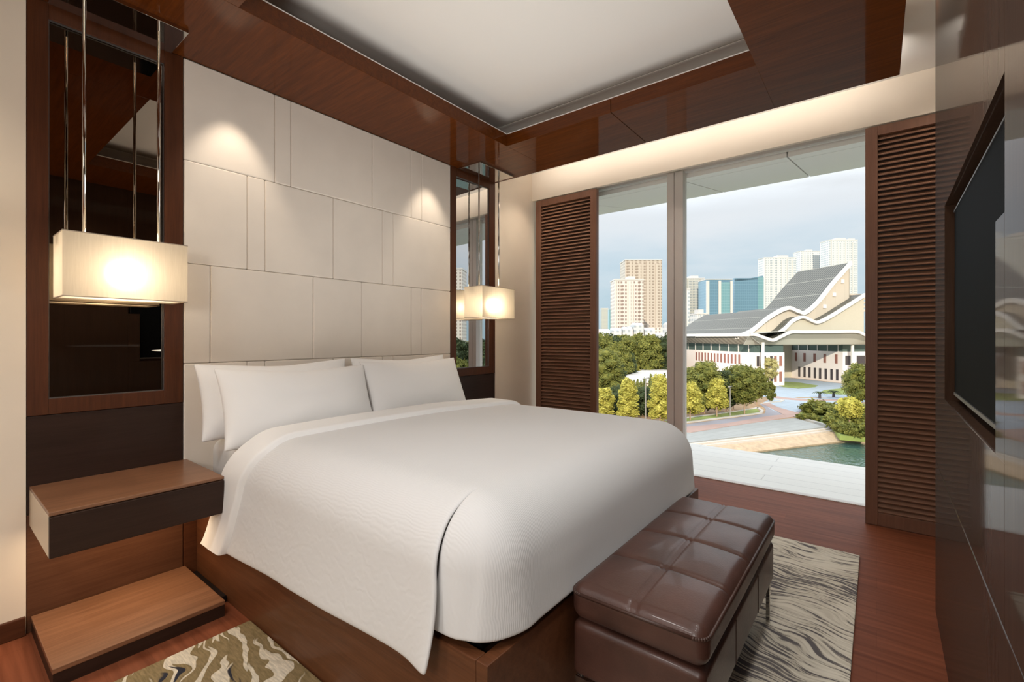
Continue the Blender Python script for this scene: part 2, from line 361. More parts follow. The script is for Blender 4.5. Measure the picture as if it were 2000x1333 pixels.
# wood soffit ring with an open tray
s = MB()
hx0,hx1,hy0,hy1 = .862,2.742,.505,2.202
s.box(-2.5,3.334,hy1,HY+.0,2.70,2.79); s.box(-2.5,3.334,-.10,hy0,2.70,2.79)
s.box(hx1,3.334,hy0,1.343,2.70,2.79); s.box(hx1,3.334,1.347,hy1,2.70,2.79); s.box(-2.5,hx0,hy0,hy1,2.70,2.79)
structure(s, 'trim_1', M['soffit'], bevel=.0015)
# plaster tray lining: upright lip, coved corner
# plaster pocket behind the top of the fascia: the tray is wider than its opening
t = MB()
def tray(x0,x1,y0,y1):
    rows = []
    prof = [(0,2.788),(0,2.85)] + [(.09*(1-math.cos(a)), 2.85+.094*math.sin(a)) for a in [PI/2*i/8 for i in range(1,9)]]
    for d, z in prof:
        rows.append([(x0+d,y0+d,z),(x1-d,y0+d,z),(x1-d,y1-d,z),(x0+d,y1-d,z),(x0+d,y0+d,z)])
    return rows
t.grid(tray(hx0-.30,hx1+.22,hy0-.30,hy1+.32))
structure(t, 'trim_2', M['ceiling'], solid=.01, smooth=True)
e = MB(); q_ = .014
e.box(hx0-q_,hx1+q_,hy0-q_,hy0-.002,2.788,2.797); e.box(hx0-q_,hx1+q_,hy1+.002,hy1+q_,2.788,2.797); e.box(hx0-q_,hx0-.002,hy0-.002,hy1+.002,2.788,2.797); e.box(hx1+.002,hx1+q_,hy0-.002,hy1+.002,2.788,2.797)
structure(e, 'trim_6', M['ceiling'])
# backing above the soffit so no light leaks
b_ = MB(); b_.box(3.30,3.334,-.10,HY,2.79,2.83)
structure(b_, 'trim_3', M['ceiling'])
structure(MB().box(3.92,3.955,-.80,HY,2.665,2.945), 'trim_4', M['valance'], bevel=.002)
structure(MB().box(4.30,4.45,-.80,HY,2.80,2.945), 'wall_window_head', M['valance'])
# window
win = thing('window_1', (4.33,1.05,0), None, None); win['kind'] = 'structure'
fr = MB(); fr.box(4.30,4.37,-.80,2.816,2.768,2.80); fr.box(4.305,4.37,-.80,2.816,-.02,.006); fr.box(4.30,4.37,-.80,-.74,.006,2.768); fr.box(4.30,4.37,2.756,2.816,.006,2.768)
fr.build('window_frame', M['steel'], win, bevel=.002)
mu = MB(); mu.box(4.27,4.38,1.382,1.458,.006,2.768); mu.box(4.27,4.38,1.464,1.528,.006,2.768); mu.box(4.285,4.37,1.455,1.466,.006,2.768)
mu.build('mullion', M['steel'], win, bevel=.002)
MB().box(4.328,4.334,-.74,1.382,.006,2.768).build('glass_pane', M['glass'], win)
MB().box(4.328,4.334,1.528,2.756,.006,2.768).build('glass_pane', M['glass'], win)

# ------------------------------------------------------------------ television wall (very slightly skewed to the room)
def tvt(p):  # p.x along the wall, p.y depth behind the face
    return Vector((p.x, -.176-.0125*p.x - p.y, p.z))
tw = thing('wall_television', (1,-.19,0), None, None); tw['kind'] = 'structure'
def tvbox(name, L_, mat, **k):
    m = MB()
    for a in L_: m.box(*a)
    return m.build(name, mat, tw, tf=tvt, **k)
tvbox('lower_panel', [(-2.5,2.871,0,.55,0,.688)], M['lacquer'], bevel=.0025)
RX0,RX1,RZ0,RZ1 = 1.372,2.44,1.010,1.758
tvbox('panel', [(-2.5,1.277,0,.55,.692,2.945)], M['lacquer'], bevel=.0015)
tvbox('panel', [(1.277,2.871,0,.55,.692,RZ0)], M['lacquer'], bevel=.0015)
tvbox('panel', [(1.277,RX0,0,.55,RZ0,1.49)], M['lacquer'])
tvbox('panel', [(RX1,2.871,0,.55,RZ0,RZ1)], M['lacquer'])
tvbox('panel', [(1.277,2.871,0,.55,RZ1,2.945)], M['lacquer'])
tvbox('recess_back', [(1.277,RX1,.062,.55,RZ0,RZ1)], M['mahogany'])
tvbox('joint_core', [(-2.4,2.85,.006,.5,.60,.75)], M['steel'])
tv = thing('television', (1.85,-.25,1.04), 'large black flat television recessed in the glossy dark brown wall', 'television')
m = MB(); m.box(1.30,2.405,.026,.058,1.035,1.728); m.build('casing', M['black'], tv, tf=tvt, bevel=.003)
m = MB(); m.box(1.306,2.399,.0245,.027,1.048,1.722); m.build('screen', M['screen'], tv, tf=tvt)
m = MB()
m.box(1.30,2.405,.0225,.026,1.722,1.728); o = m.build('bezel', M['dark_steel'], tv, tf=tvt); o['label'] = 'thin grey metal edge strip'
m = MB(); m.box(1.30,2.405,.0225,.026,1.035,1.046); o = m.build('bezel', M['dark_steel'], tv, tf=tvt); o['label'] = 'thin grey metal edge strip'

# ------------------------------------------------------------------ headboard
hb = thing('upholstered_headboard', (1.795,HY,.42), 'tall cream leather headboard of stitched rectangular panels behind the bed', 'headboard')
rows = [(2.174,2.70,(1.301,1.398,1.982,2.333,2.437)),(1.639,2.174,(1.148,1.246,1.680,2.067,2.164)),(1.115,1.639,(.962,1.542,1.896,2.333,2.432)),(.46,1.115,(1.148,1.246,1.680,2.067,2.164))]
for z0,z1,xs in rows:
    X = [.8395,*xs,2.7505]
    for a,b in zip(X[:-1],X[1:]):
        MB().box(a+.0006,b-.0006,HY,HY+.05,z0+.0006,z1-.0006).build('panel', M['leather_cream'], hb, bevel=.007, seg=3, smooth=False)
MB().box(.8395,2.7505,HY-.002,HY+.05,0,.459).build('base_panel', M['mahogany'], hb, bevel=.001)['label'] = 'dark wood base panel'
# bedside wall units
def side_unit(x0, x1, mirror, lab, lab2, lab3):
    u = thing('wall_panel', ((x0+x1)/2,HY,0), lab2, 'wall panel')
    MB().box(x0+.001,x1-.001,HY+.004,HY+.06,.50,.915).build('upper_panel', M['espresso'], u, bevel=.002)
    MB().box(x0+.001,x1-.001,HY+.004,HY+.06,0,.498).build('lower_panel', M['walnut_low'], u, bevel=.002)
    k = thing('wall_mirror', ((x0+x1)/2,HY,.917), lab, 'mirror')
    ix0,ix1,iz0,iz1 = x0+.068,x1-.081,.985,2.632
    f = MB(); f.box(x0+.001,ix0,HY,HY+.06,.917,2.70); f.box(ix1,x1-.001,HY,HY+.06,.917,2.70); f.box(ix0,ix1,HY,HY+.06,.917,iz0); f.box(ix0,ix1,HY,HY+.06,iz1,2.70)
    f.build('frame', M['mahogany_z'], k, bevel=.002)
    ga = math.radians(2.7) if x0 > 2 else 0; mx_ = (ix0+ix1)/2
    MB().box(ix0-.01,ix1+.01,HY+.024,HY+.030,iz0,iz1).build('glass', mirror, k, tf=lambda q: Vector((q.x, q.y-(q.x-mx_)*math.tan(ga), q.z)))
    tr = MB(); e = .003
    tr.box(ix0,ix0+e,HY+.008,HY+.02,iz0,iz1); tr.box(ix1-e,ix1,HY+.008,HY+.02,iz0,iz1); tr.box(ix0+e,ix1-e,HY+.008,HY+.02,iz0,iz0+e); tr.box(ix0+e,ix1-e,HY+.008,HY+.02,iz1-e,iz1)
    tr.build('inner_trim', M['dark_steel'], k)
    return u
side_unit(.274,.838,M['mirror'],'tall dark tinted mirror in mahogany frame behind the near pendant lamp','dark espresso and walnut wall panel under the near tinted mirror','')
side_unit(2.752,3.331,M['mirror_clear'],'tall mahogany framed mirror reflecting the window and trees','dark wall panel under the mirror beside the window','')

# floating nightstands
ns = thing('floating_nightstand', (.567,HY,.46), 'floating walnut nightstand with dark drawer front left of the bed', 'nightstand', 'floating nightstands beside the bed')
MB().box(.284,.853,2.335,2.818,.606,.620).build('top', M['walnut'], ns, bevel=.002)
MB().box(.292,.848,2.345,2.816,.458,.606).build('body', M['espresso'], ns)
d = MB().box(.284,.850,2.325,2.344,.456,.604).build('drawer_front', M['espresso'], ns, bevel=.002)
o = MB().box(.284,.2915,2.345,2.816,.456,.606).build('side_panel', M['wall_reflection_cream'], ns, bevel=.001); o['label'] = 'side panel with the wall reflection painted in cream'
n2 = copy_tree(ns); n2.location.x += 2.478; n2['label'] = 'floating walnut nightstand mostly hidden behind the far side of the bed'
pl = thing('low_plinth', (.567,2.55,0), 'low walnut plinth on the floor under the floating nightstand', 'plinth')
MB().box(.288,.845,2.300,2.815,.052,.070).build('top', M['walnut'], pl, bevel=.002)
MB().box(.290,.843,2.302,2.815,0,.052).build('body', M['espresso'], pl)
sk = MB().box(.862,.893,2.42,2.80,0,.030).build('floor_channel', M['black']); tag(sk, 'narrow black channel on the floor between plinth and bed', 'channel')
MB().box(.859,.862,2.42,2.80,0,.033).build('edge_strip', M['chrome'], sk)['label'] = 'chrome edge strip'

# ------------------------------------------------------------------ pendant lamps
def pendant(cx, lab):
    cy = 2.633; p = thing('pendant_lamp', (cx,cy,1.415), lab, 'pendant lamp', 'box pendant lamps beside the bed')
    MB().box(cx-.222,cx+.222,2.545,2.792,2.682,2.70).build('ceiling_plate', M['chrome'], p, bevel=.002)
    for sx in (-.13,.13):
        MB().tube((cx+sx,cy+.01,1.60),(cx+sx,cy+.01,2.683),.0065,n=12).build('rod', M['chrome'], p, smooth=True)
    z0,z1,hx,hy = 1.415,1.680,.212,.102
    sh = MB(); q = [(cx-hx,cy-hy),(cx+hx,cy-hy),(cx+hx,cy+hy),(cx-hx,cy+hy)]
    for i in range(4):
        a = q[i]; b = q[(i+1)%4]; sh.grid([[(a[0],a[1],z0),(b[0],b[1],z0)],[(a[0],a[1],z1),(b[0],b[1],z1)]])
    s_ = sh.build('shade', M['shade'], p, merge=True)
    h = .004
    for z in (z0,z1-h): e = MB(); e.box(cx-hx-.001,cx+hx+.001,cy-hy-.001,cy-hy+.004,z,z+h); e.box(cx-hx-.001,cx+hx+.001,cy+hy-.004,cy+hy+.001,z,z+h); e.box(cx-hx-.001,cx-hx+.004,cy-hy,cy+hy,z,z+h); e.box(cx+hx-.004,cx+hx+.001,cy-hy,cy+hy,z,z+h); e.build('rim', M['rim'], s_)
    
    MB().box(cx-hx+.006,cx+hx-.006,cy-hy+.006,cy+hy-.006,z0+.006,z0+.008).build('diffuser', M['diffuser'], p)
    pr = [(.001,-.028),(.014,-.025),(.022,-.012),(.023,0),(.018,.016),(.011,.03),(.010,.07)]
    MB().lathe(pr,(cx,cy,1.535),16).build('bulb', M['bulb'], p, smooth=True)
    MB().box(cx-.15,cx+.15,cy-.006,cy+.026,1.600,1.612).build('cross_bar', M['chrome'], p)
    return p
pendant(.558,'cream box pendant lamp hanging in front of the tinted mirror, nearer')
pendant(3.045,'cream box pendant lamp hanging beside the window, farther')

# ------------------------------------------------------------------ louvred shutters
def shutter(y0, y1, lab):
    z0,z1 = .004,2.655
    s = thing('louvered_shutter', (3.92,(y0+y1)/2,0), lab, 'shutter', 'louvered shutters at the window')
    fw = .066; f = MB(); f.box(3.92,3.965,y0,y0+fw,z0,z1); f.box(3.92,3.965,y1-fw,y1,z0,z1); f.box(3.92,3.965,y0+fw,y1-fw,z1-.062,z1); f.box(3.92,3.965,y0+fw,y1-fw,z0,z0+.085)
    f.build('frame', M['shutter'], s, bevel=.002)
    l = MB(); n = 74; a = z0+.085; b = z1-.062; p = (b-a)/n
    for i in range(n):
        z = a + p*(i+.5); yy0 = y0+fw-.004; yy1 = y1-fw+.004
        # tilted slat, upper edge inside the room side
        q = [(3.9235,z-.0085),(3.9265,z-.0145),(3.954,z+.0075),(3.951,z+.0135)]
        l.add([(x,yy0,zz) for x,zz in q]+[(x,yy1,zz) for x,zz in q],[(0,1,2,3),(7,6,5,4),(0,4,5,1),(1,5,6,2),(2,6,7,3),(3,7,4,0)])
    l.build('louvers', M['slat'], s)
    MB().box(3.9575,3.9625,y0+fw-.004,y1-fw+.004,a-.004,b+.004).build('gap_shade_board', M['espresso'], s)  # added dark sheet, makes the slat gaps read as shade and blocks the sky
    return s
shutter(2.069,2.766,'dark wooden louvered shutter in the corner beside the farther pendant lamp')
shutter(-.64,.060,'dark wooden louvered shutter at the end of the television wall')

# ------------------------------------------------------------------ bed
bed = thing('platform_bed', (1.79,1.8,0), 'low walnut platform bed base under the white mattress', 'bed')
f = MB(); bx0,bx1,by0,by1,bz = .897,2.692,.785,2.81,.405
f.box(bx0,bx1,by0,by0+.04,0,bz); f.box(bx0,bx0+.04,by0+.04,by1,0,bz); f.box(bx1-.04,bx1,by0+.04,by1,0,bz); f.box(bx0+.04,bx1-.04,by1-.04,by1,0,bz)
f.build('frame', M['walnut_y'], bed, bevel=.003)
MB().box(bx0+.04,bx1-.04,by0+.04,by1-.04,.30,.372).build('slat_deck', M['espresso'], bed)
MB().box(bx0+.075,bx1-.075,by0+.085,by1-.06,.372,.462).build('gap_shade_block', M['black'], bed)['label'] = 'black block painting in the shade under the mattress'  # added black block paints in the shade gap below the mattress
mb = MB().rounded(bx0+.055,bx1-.05,.850,2.80,.463,.715,.06,16,16,3)
mo = mb.build('mattress', M['sheet'], merge=True, smooth=True); tag(mo, 'thick mattress in a white fitted sheet on the platform bed', 'mattress')

TOP = .772
def crown(x, y): return .022*math.sin(PI*min(1,max(0,(x-.95)/1.69)))*min(1,max(0,(y-.8)/.5)) + .006*noise.noise((x*2.3,y*2.3,3.1))
cx0,cx1,cyf = 1.07,2.53,.965; rr = .175
def hemz(y): return .262 + .080*(2.57-y)/1.6
def left_col(y, a):
    """a 0..1 from the hem to the start of the rounding, then 1..2 around the shoulder"""
    if a <= 1:
        zh = hemz(y); z = zh + (TOP-rr-zh)*a
        fl = .030*(1-a)**1.3 + .004*math.sin(y*9+1.2*a)*(1-a)
        near = math.exp(-((y-.93)/.09)**2)
        return (cx0-rr-.004 - fl - .022*near*(1-.5*a), z)
    t = (a-1)*PI/2
    near = math.exp(-((y-.93)/.09)**2)*max(0,1-(a-1)*1.4)
    return (cx0 - (rr+.004*(2-a))*math.cos(t) - .012*near, TOP-rr + rr*math.sin(t))
def right_col(y, a):
    if a <= 1:
        zh = .33; z = zh + (TOP-rr-zh)*a
        return (cx1+rr+.012*(1-a), z)
    t = (a-1)*PI/2
    return (cx1 + rr*math.cos(t), TOP-rr + rr*math.sin(t))
NA, NT = 26, 44
cols = [('L',2*i/NA) for i in range(NA+1)] + [('T',i/NT) for i in range(1,NT)] + [('R',2*(1-i/NA)) for i in range(NA+1)]
def head_edge(c):
    k, a = c
    if k == 'L': return 2.565 - .25*min(1,a/1.6)**.8 if a < 2 else 2.315
    if k == 'T': return 2.315 - .115*a
    return 2.20
def foot_edge(c):
    k, a = c
    if k == 'L': return cyf - .02*max(0,1-a) - .018*math.sin(PI*min(1,a/1.5)) if a<2 else cyf
    return cyf
def duvet_pt(c, y, lift=0):
    k, a = c
    if k == 'L':
        x, z = left_col(y, a); nx = -1 if a<=1 else -math.cos((a-1)*PI/2); nz = 0 if a<=1 else math.sin((a-1)*PI/2)
    elif k == 'R':
        x, z = right_col(y, a); nx = 1 if a<=1 else math.cos((a-1)*PI/2); nz = 0 if a<=1 else math.sin((a-1)*PI/2)
    else:
        x, z, nx, nz = cx0+(cx1-cx0)*a, TOP, 0, 1
    w_ = max(0, nz)
    z += crown(x,y)*w_
    wr = .004*noise.noise((x*3.1+z*2,y*5.2,z*4))
    return (x+nx*(lift+wr), y, z+nz*lift)
du = thing('white_duvet', (1.79,1.6,.80), 'smooth white duvet with folded top edge draped over the bed', 'duvet')
g = MB(); NY = 70
rowsA = []
for j in range(NY+1):
    rowsA.append([duvet_pt(c, head_edge(c)+(foot_edge(c)-head_edge(c))*j/NY) for c in cols])
g.grid(rowsA)
# foot flap: starts on the row y = cyf and wraps both corners
fh = .432
def foot_flap_row(v):
    """v 0..1 round over the edge, 1..2 hang"""
    pts = []
    nps = 16
    if v <= 1: t = v*PI/2; r = rr*math.sin(t); dz = rr*(1-math.cos(t))
    else: r = rr + .010*(v-1); dz = rr + (TOP-rr-fh)*(v-1)
    for i in range(nps+1):                      # left corner dome, from left-facing to foot-facing
        ps = PI/2*(1-i/nps) + .25*(1-i/nps)*max(0,v-1)
        droop = .002*math.sin(2*max(0,min(PI/2,ps)))*max(0,v-1)
        rx = r*1.0 - (.010 if v>1 else .010*v)*(i<nps*.5)
        x = cx0 - rx*math.sin(ps); y = cyf - r*math.cos(ps)
        wv = .003*math.sin(ps*9+v*2)*max(0,v-1)
        pts.append((x - wv, y + wv, TOP-dz-droop + crown(x,cyf)*(1-min(1,v))))
    n = NT
    for i in range(1,n):
        x = cx0+(cx1-cx0)*i/n; wv = .003*noise.noise((x*2,v*1.5,0))*min(1,v)
        pts.append((x, cyf-r+wv, TOP-dz + crown(x,cyf)*(1-min(1,v))))
    for i in range(nps+1):
        ps = PI/2*i/nps; pts.append((cx1+r*math.sin(ps), cyf-r*math.cos(ps), TOP-dz + crown(cx1,cyf)*(1-min(1,v))))
    return pts
g.grid([foot_flap_row(j/13) for j in range(14)] + [foot_flap_row(1+j/16) for j in range(1,17)])
cov = g.build('cover', M['duvet'], du, smooth=True, merge=True, solid=.014)
ss = cov.modifiers.new('smooth','SUBSURF'); ss.levels = 1; ss.render_levels = 1
# turned-back band along the head edge
bw = MB(); nb = 30; rowsB = []
def band_w(c):
    k,a = c
    return .265 - .05*min(1,a) if k=='L' else .215
for j in range(nb+1):
    t = j/nb
    lift = .036 if t < .9 else .036*math.sqrt(max(0,1-((t-.9)/.1)**2))
    if t < .1: lift = .032*math.sqrt(max(0,1-((.1-t)/.1)**2))
    rowsB.append([duvet_pt(c, head_edge(c)+.012 - (band_w(c)+.012)*t, lift+.002) for c in cols])
bw.grid(rowsB)
bo = bw.build('turned_back_band', M['cotton'], du, smooth=True); bo['label'] = 'plain folded-back top band'

# pillows
def pillow(name, cx, ybot, ytop, zbot, w, h, T, lab, seed, roll=0):
    p = MB(); n, m_ = 34, 22
    def side(sg):
        out = []
        for j in range(m_+1):
            v = -1+2*j/m_; r = []
            for i in range(n+1):
                u = -1+2*i/n
                t = T*((1-abs(u)**2.6)**.62)*((1-abs(v)**2.4)**.62)
                pinch_x = 1-.045*(1-v*v); pinch_z = 1-.07*(1-u*u) if v>0 else 1-.02*(1-u*u)
                sag = -.018*math.exp(-(u*u)*3)*max(0,v)
                wr = .006*noise.noise((u*2.2+seed,v*2.6,seed*1.7))*(1-u**4)*(1-v**4)
                r.append((u*w/2*pinch_x, sg*(t*(1.02-.12*v)+wr), (v*pinch_z+1)*h/2+sag))
            out.append(r)
        return out
    p.grid(side(-1)); p.grid([list(reversed(r)) for r in side(1)])
    lean = math.atan2(ytop-ybot, h)
    o = p.build(name, M['cotton'], merge=True, smooth=True)
    o.location = (cx,ybot,zbot); o.rotation_euler = (-lean, roll, 0)
    mo = o.modifiers.new('smooth','SUBSURF'); mo.levels = 1; mo.render_levels = 1
    return tag(o, lab, 'pillow', 'white pillows against the headboard')
pillow('bed_pillow', 1.262,2.575,2.690,.735,.86,.405,.085,'white pillow at back left, mostly hidden behind the front left pillow',1.0)
pillow('bed_pillow', 2.130,2.575,2.690,.735,.84,.405,.085,'white pillow at back right, mostly hidden behind the front right pillow',2.0)
pillow('bed_pillow', 1.302,2.405,2.570,.700,.865,.425,.10,'white pillow at front left of the bed, nearest the tinted mirror',3.0,.02)
pillow('bed_pillow', 2.140,2.430,2.600,.715,.86,.420,.10,'white pillow at front right of the bed, nearest the window',4.0)

# ------------------------------------------------------------------ leather bench
be = thing('leather_bench', (1.775,.55,0), 'brown leather bench with stitched cushion at the foot of the bed', 'bench')
X0,X1,Y0,Y1 = 1.262,2.300,.352,.752
cross = [X0+(X1-X0)*k/4 for k in (1,2,3)]; mid = (Y0+Y1)/2
def cush(p, n):
    if n.z > .3:
        u = (p.x-X0)/(X1-X0)*2-1; v = (p.y-Y0)/(Y1-Y0)*2-1
        h = .014*(1-u*u)*(1-v*v)
        gx = sum(math.exp(-((p.x-c)/.007)**2) for c in cross); gy = math.exp(-((abs(p.y-mid)-.008)/.005)**2)
        h -= .0075*min(1,gx) + .006*min(1,gy)
        puff = abs(math.sin((p.x-X0)/(X1-X0)*4*PI))*abs(math.sin((p.y-Y0)/(Y1-Y0)*2*PI))
        h += .006*puff
        p = p + Vector((0,0,h*n.z))
    else:
        u = (p.x-X0)/(X1-X0)*2-1
        p = p + Vector((0,n.y*.003*math.sin(PI*(u+1)/2),0))
    return p
cu = MB().rounded(X0-.006,X1+.006,Y0-.006,Y1+.006,.372,.482,.038,120,48,6,7,cush).build('cushion', M['leather'], be, merge=True, smooth=True)
pp = MB()
def loop(z, e, r, k=8):
    pts = []
    for (cxx,cyy,a0) in ((X1+e-r,Y1+e-r,0),(X0-e+r,Y1+e-r,PI/2),(X0-e+r,Y0-e+r,PI),(X1+e-r,Y0-e+r,1.5*PI)):
        for i in range(k+1): t = a0+PI/2*i/k; pts.append((cxx+r*math.cos(t), cyy+r*math.sin(t), z))
    return pts
lp = loop(.4560,.0040,.036)
for a,b in zip(lp, lp[1:]+lp[:1]): pp.tube(a,b,.0052,n=8)
pp.build('piping', M['stitch'], cu, smooth=True)
bd = MB().rounded(X0,X1,Y0,Y1,.195,.366,.022,20,10,4,5, lambda p,n: p).build('body', M['leather'], be, merge=True, smooth=True)
for xx in (X0+(X1-X0)*.33, X0+(X1-X0)*.67): MB().box(xx-.0015,xx+.0015,Y0-.0015,Y0+.004,.21,.35).build('side_seam', M['stitch'], bd)
MB().box(X0+.03,X1-.03,Y0+.03,Y1-.03,.355,.38).build('spacer', M['black'], be)
for xx in (X0+.012,X1-.027):
    for yy in (Y0+.012,Y1-.027):
        MB().box(xx,xx+.016,yy,yy+.016,.0125,.196).build('leg', M['chrome'], be, bevel=.0015)['label'] = 'slim chrome leg'
for a_,b__ in ((X0-.001,X0+.008),(X1-.008,X1+.001)): MB().box(a_,b__,Y0+.012,Y1-.012,.180,.196).build('rail', M['chrome'], be, bevel=.001)['label'] = 'chrome end rail'

# ------------------------------------------------------------------ rugs
r1 = MB().box(-.9,.892,.78,2.160,0,.012).build('bedside_rug', M['rug_bold'], bevel=.003)
tag(r1, 'cream and gold brush-stroke rug beside the near side of the bed', 'rug')
r2 = MB().box(-.9,3.300,.075,.770,0,.012).build('bench_rug', M['rug_fine'], bevel=.003)
tag(r2, 'beige and grey streaked rug under the leather bench', 'rug')

# ------------------------------------------------------------------ balcony
structure(MB().box(4.372,5.62,-5,8,-.4,0), 'floor_balcony', M['deck'])
cn = MB()
def cz(x): return 2.74+.173*(x-4.45)
ys = [-5,-2.4,.575,1.455,2.625,5.2,8]
xs = [4.38,4.60,5.90]
for a,b in zip(ys[:-1],ys[1:]):
    for c,d in zip((4.38,4.605),(4.595,6.0)):
        g_ = .006
        cn.add([(c,a+g_,cz(c)),(d,a+g_,cz(d)),(d,b-g_,cz(d)),(c,b-g_,cz(c)),(c,a+g_,cz(c)+.05),(d,a+g_,cz(d)+.05),(d,b-g_,cz(d)+.05),(c,b-g_,cz(c)+.05)],
               [(0,3,2,1),(4,5,6,7),(0,1,5,4),(1,2,6,5),(2,3,7,6),(3,0,4,7)])
structure(cn, 'ceiling_balcony', M['canopy'])
structure(MB().box(4.38,5.98,-5,8,3.08,3.3), 'trim_5', M['steel'])
fw = MB(); fw.box(4.372,4.6,3.02,14,-11,-.4); fw.box(4.46,4.6,3.03,14,0,4.2); fw.box(4.46,4.6,-14,-.96,0,4.2); fw.box(4.372,4.6,-14,3.02,-11,-.4); fw.box(4.46,4.6,-.95,3.02,3.32,4.2)
structure(fw, 'wall_facade', M['facade'])

# ------------------------------------------------------------------ grounds below, z = -11
GZ = -11.0
def slab(name, poly, mat, k, th=.04):
    return structure(MB().prism(poly, GZ-.5, GZ+th*k), name, mat)
structure(MB().box(4.7,3000,-1600,2200,GZ-3,GZ-1.5), 'ground', M['ground'])
structure(MB().prism([(95,-200),(420,-240),(500,300),(60,300),(40,60),(62.2,19.1),(82.3,9.8),(86,6),(84,-2),(70,-6),(60,-60)], GZ-1.2, GZ), 'ground', M['earth'])
# paved plaza, steps, bank and pond
structure(MB().prism([(56.6,16.6),(76.5,5.5),(82.2,9.7),(64.2,20.4),(55,27),(30,40),(30,28)], GZ-1.2, GZ+.02), 'ground_plaza', M['plaza'])
def off(p, d): # across the steps, towards the pond
    return (p[0]-d*.46, p[1]-d*.89)
pa, pb = (40,25.5), (76.2,5.3)
for i in range(3):
    a0, b0 = off(pa,.5*i), off(pb,.5*i); a1, b1 = off(pa,.5*(i+1)), off(pb,.5*(i+1))
    structure(MB().prism([a0,b0,b1,a1], GZ-1.6, GZ-.16*i), 'ground_step', M['step'], bevel=.02)
bk = MB(); a0,b0,a1 = off(pa,1.5),off(pb,1.5),off(pa,2.5)
out_ = [a0, b0, (77.0,2.6), (76.6,-.8), (75.2,-6), (72,-16)]; in_ = [a1, (71.9,3.5), (73.1,2.2), (72.9,-.8), (71.6,-6), (68,-16)]
for k in range(5): bk.add([(*out_[k],GZ-.46),(*out_[k+1],GZ-.40),(*in_[k+1],GZ-1.06),(*in_[k],GZ-1.06)],[(0,1,2,3)])
structure(bk, 'ground_bank', M['tan'], solid=.25)
structure(MB().box(8,74.5,-60,26,GZ-1.4,GZ-1.02), 'pond', M['water'])
# roads
slab('road', [(61.50,22.18),(61.73,19.70),(69.28,16.36),(78.75,12.86),(85.30,10.12),(98.70,9.57),(107.95,8.78),(101.80,16.62),(95.39,16.91),(89.22,14.88),(84.30,14.20),(81.92,14.81),(66.64,21.27),(63.63,22.95)], M['asphalt'], 1)
slab('pavement', [(60.49,21.82),(61.22,18.76),(69.32,15.71),(83.64,9.92),(87.47,10.16),(81.31,13.27),(70.93,16.75),(61.67,22.25)], M['red_paving'], 2)
slab('pavement', [(95.62,16.61),(83.08,11.02),(87.48,9.74),(92.50,13.51),(98.59,16.09)], M['red_paving'], 3, .03)
slab('road', [(96.30,16.82),(88.09,13.62),(84.37,10.91),(95.37,9.86),(104.47,5.35),(110.78,1.69),(120.33,1.84),(109.04,12.32),(113.15,16.53),(104.66,16.63)], M['blue_paving'], 1.4)
slab('pavement', [(107.02,17.47),(105.36,14.50),(105.01,10.19),(109.52,5.61),(117.30,1.79),(119.82,1.83),(112.24,5.74),(108.04,10.48),(108.50,14.94),(111.14,17.66)], M['red_paving'], 2.3)
slab('ground_forecourt', [(107.29,18.45),(108.96,15.00),(120.33,1.84),(151.73,2.32),(151.48,6.97),(163.65,20.76),(168.19,28.92)], M['blue_paving'], .8)
slab('ground_lawn', [(139.97,21.64),(131.43,18.09),(129.75,14.66),(136.26,11.93),(141.09,11.70),(147.45,16.66),(148.22,21.65)], M['lawn'], 2)
slab('ground_lawn', [(122.94,10.00),(121.25,6.21),(126.90,1.94),(139.59,2.13),(137.94,6.05),(129.65,9.55)], M['lawn'], 2.2)
slab('ground_lawn', [(83.64,9.92),(77.31,4.94),(70.73,3.62),(71.22,1.09),(107.38,1.64),(102.11,5.23),(94.16,9.51)], M['lawn'], 1.8)
def kerb(pts, name='kerb'):
    m = MB()
    for a,b in zip(pts[:-1],pts[1:]):
        a = Vector((*a,0)); b = Vector((*b,0)); d = (b-a).normalized(); n = Vector((-d.y,d.x,0))*.22
        m.prism([(a-n)[:2],(b-n)[:2],(b+n)[:2],(a+n)[:2]], GZ-.2, GZ+.16)
    return structure(m, name, M['kerb'])
kerb([(64.38,23.22),(67.64,21.59),(73.99,18.91),(80.65,16.04),(83.89,14.72),(86.38,14.93),(89.90,16.25),(88.35,16.45),(83.51,18.14),(77.16,20.49),(71.59,22.69),(67.54,24.36)])
kerb([(95.62,16.61),(98.89,15.71),(100.82,14.39),(103.65,14.27),(104.11,16.09)])
kerb([(83.48,9.90),(80.26,7.15),(77.13,4.87)])
slab('ground_lawn', [(64.95,23.43),(74.70,19.09),(84.64,15.00),(88.89,16.23),(77.91,19.92),(67.12,24.21)], M['lawn'], 2.0)

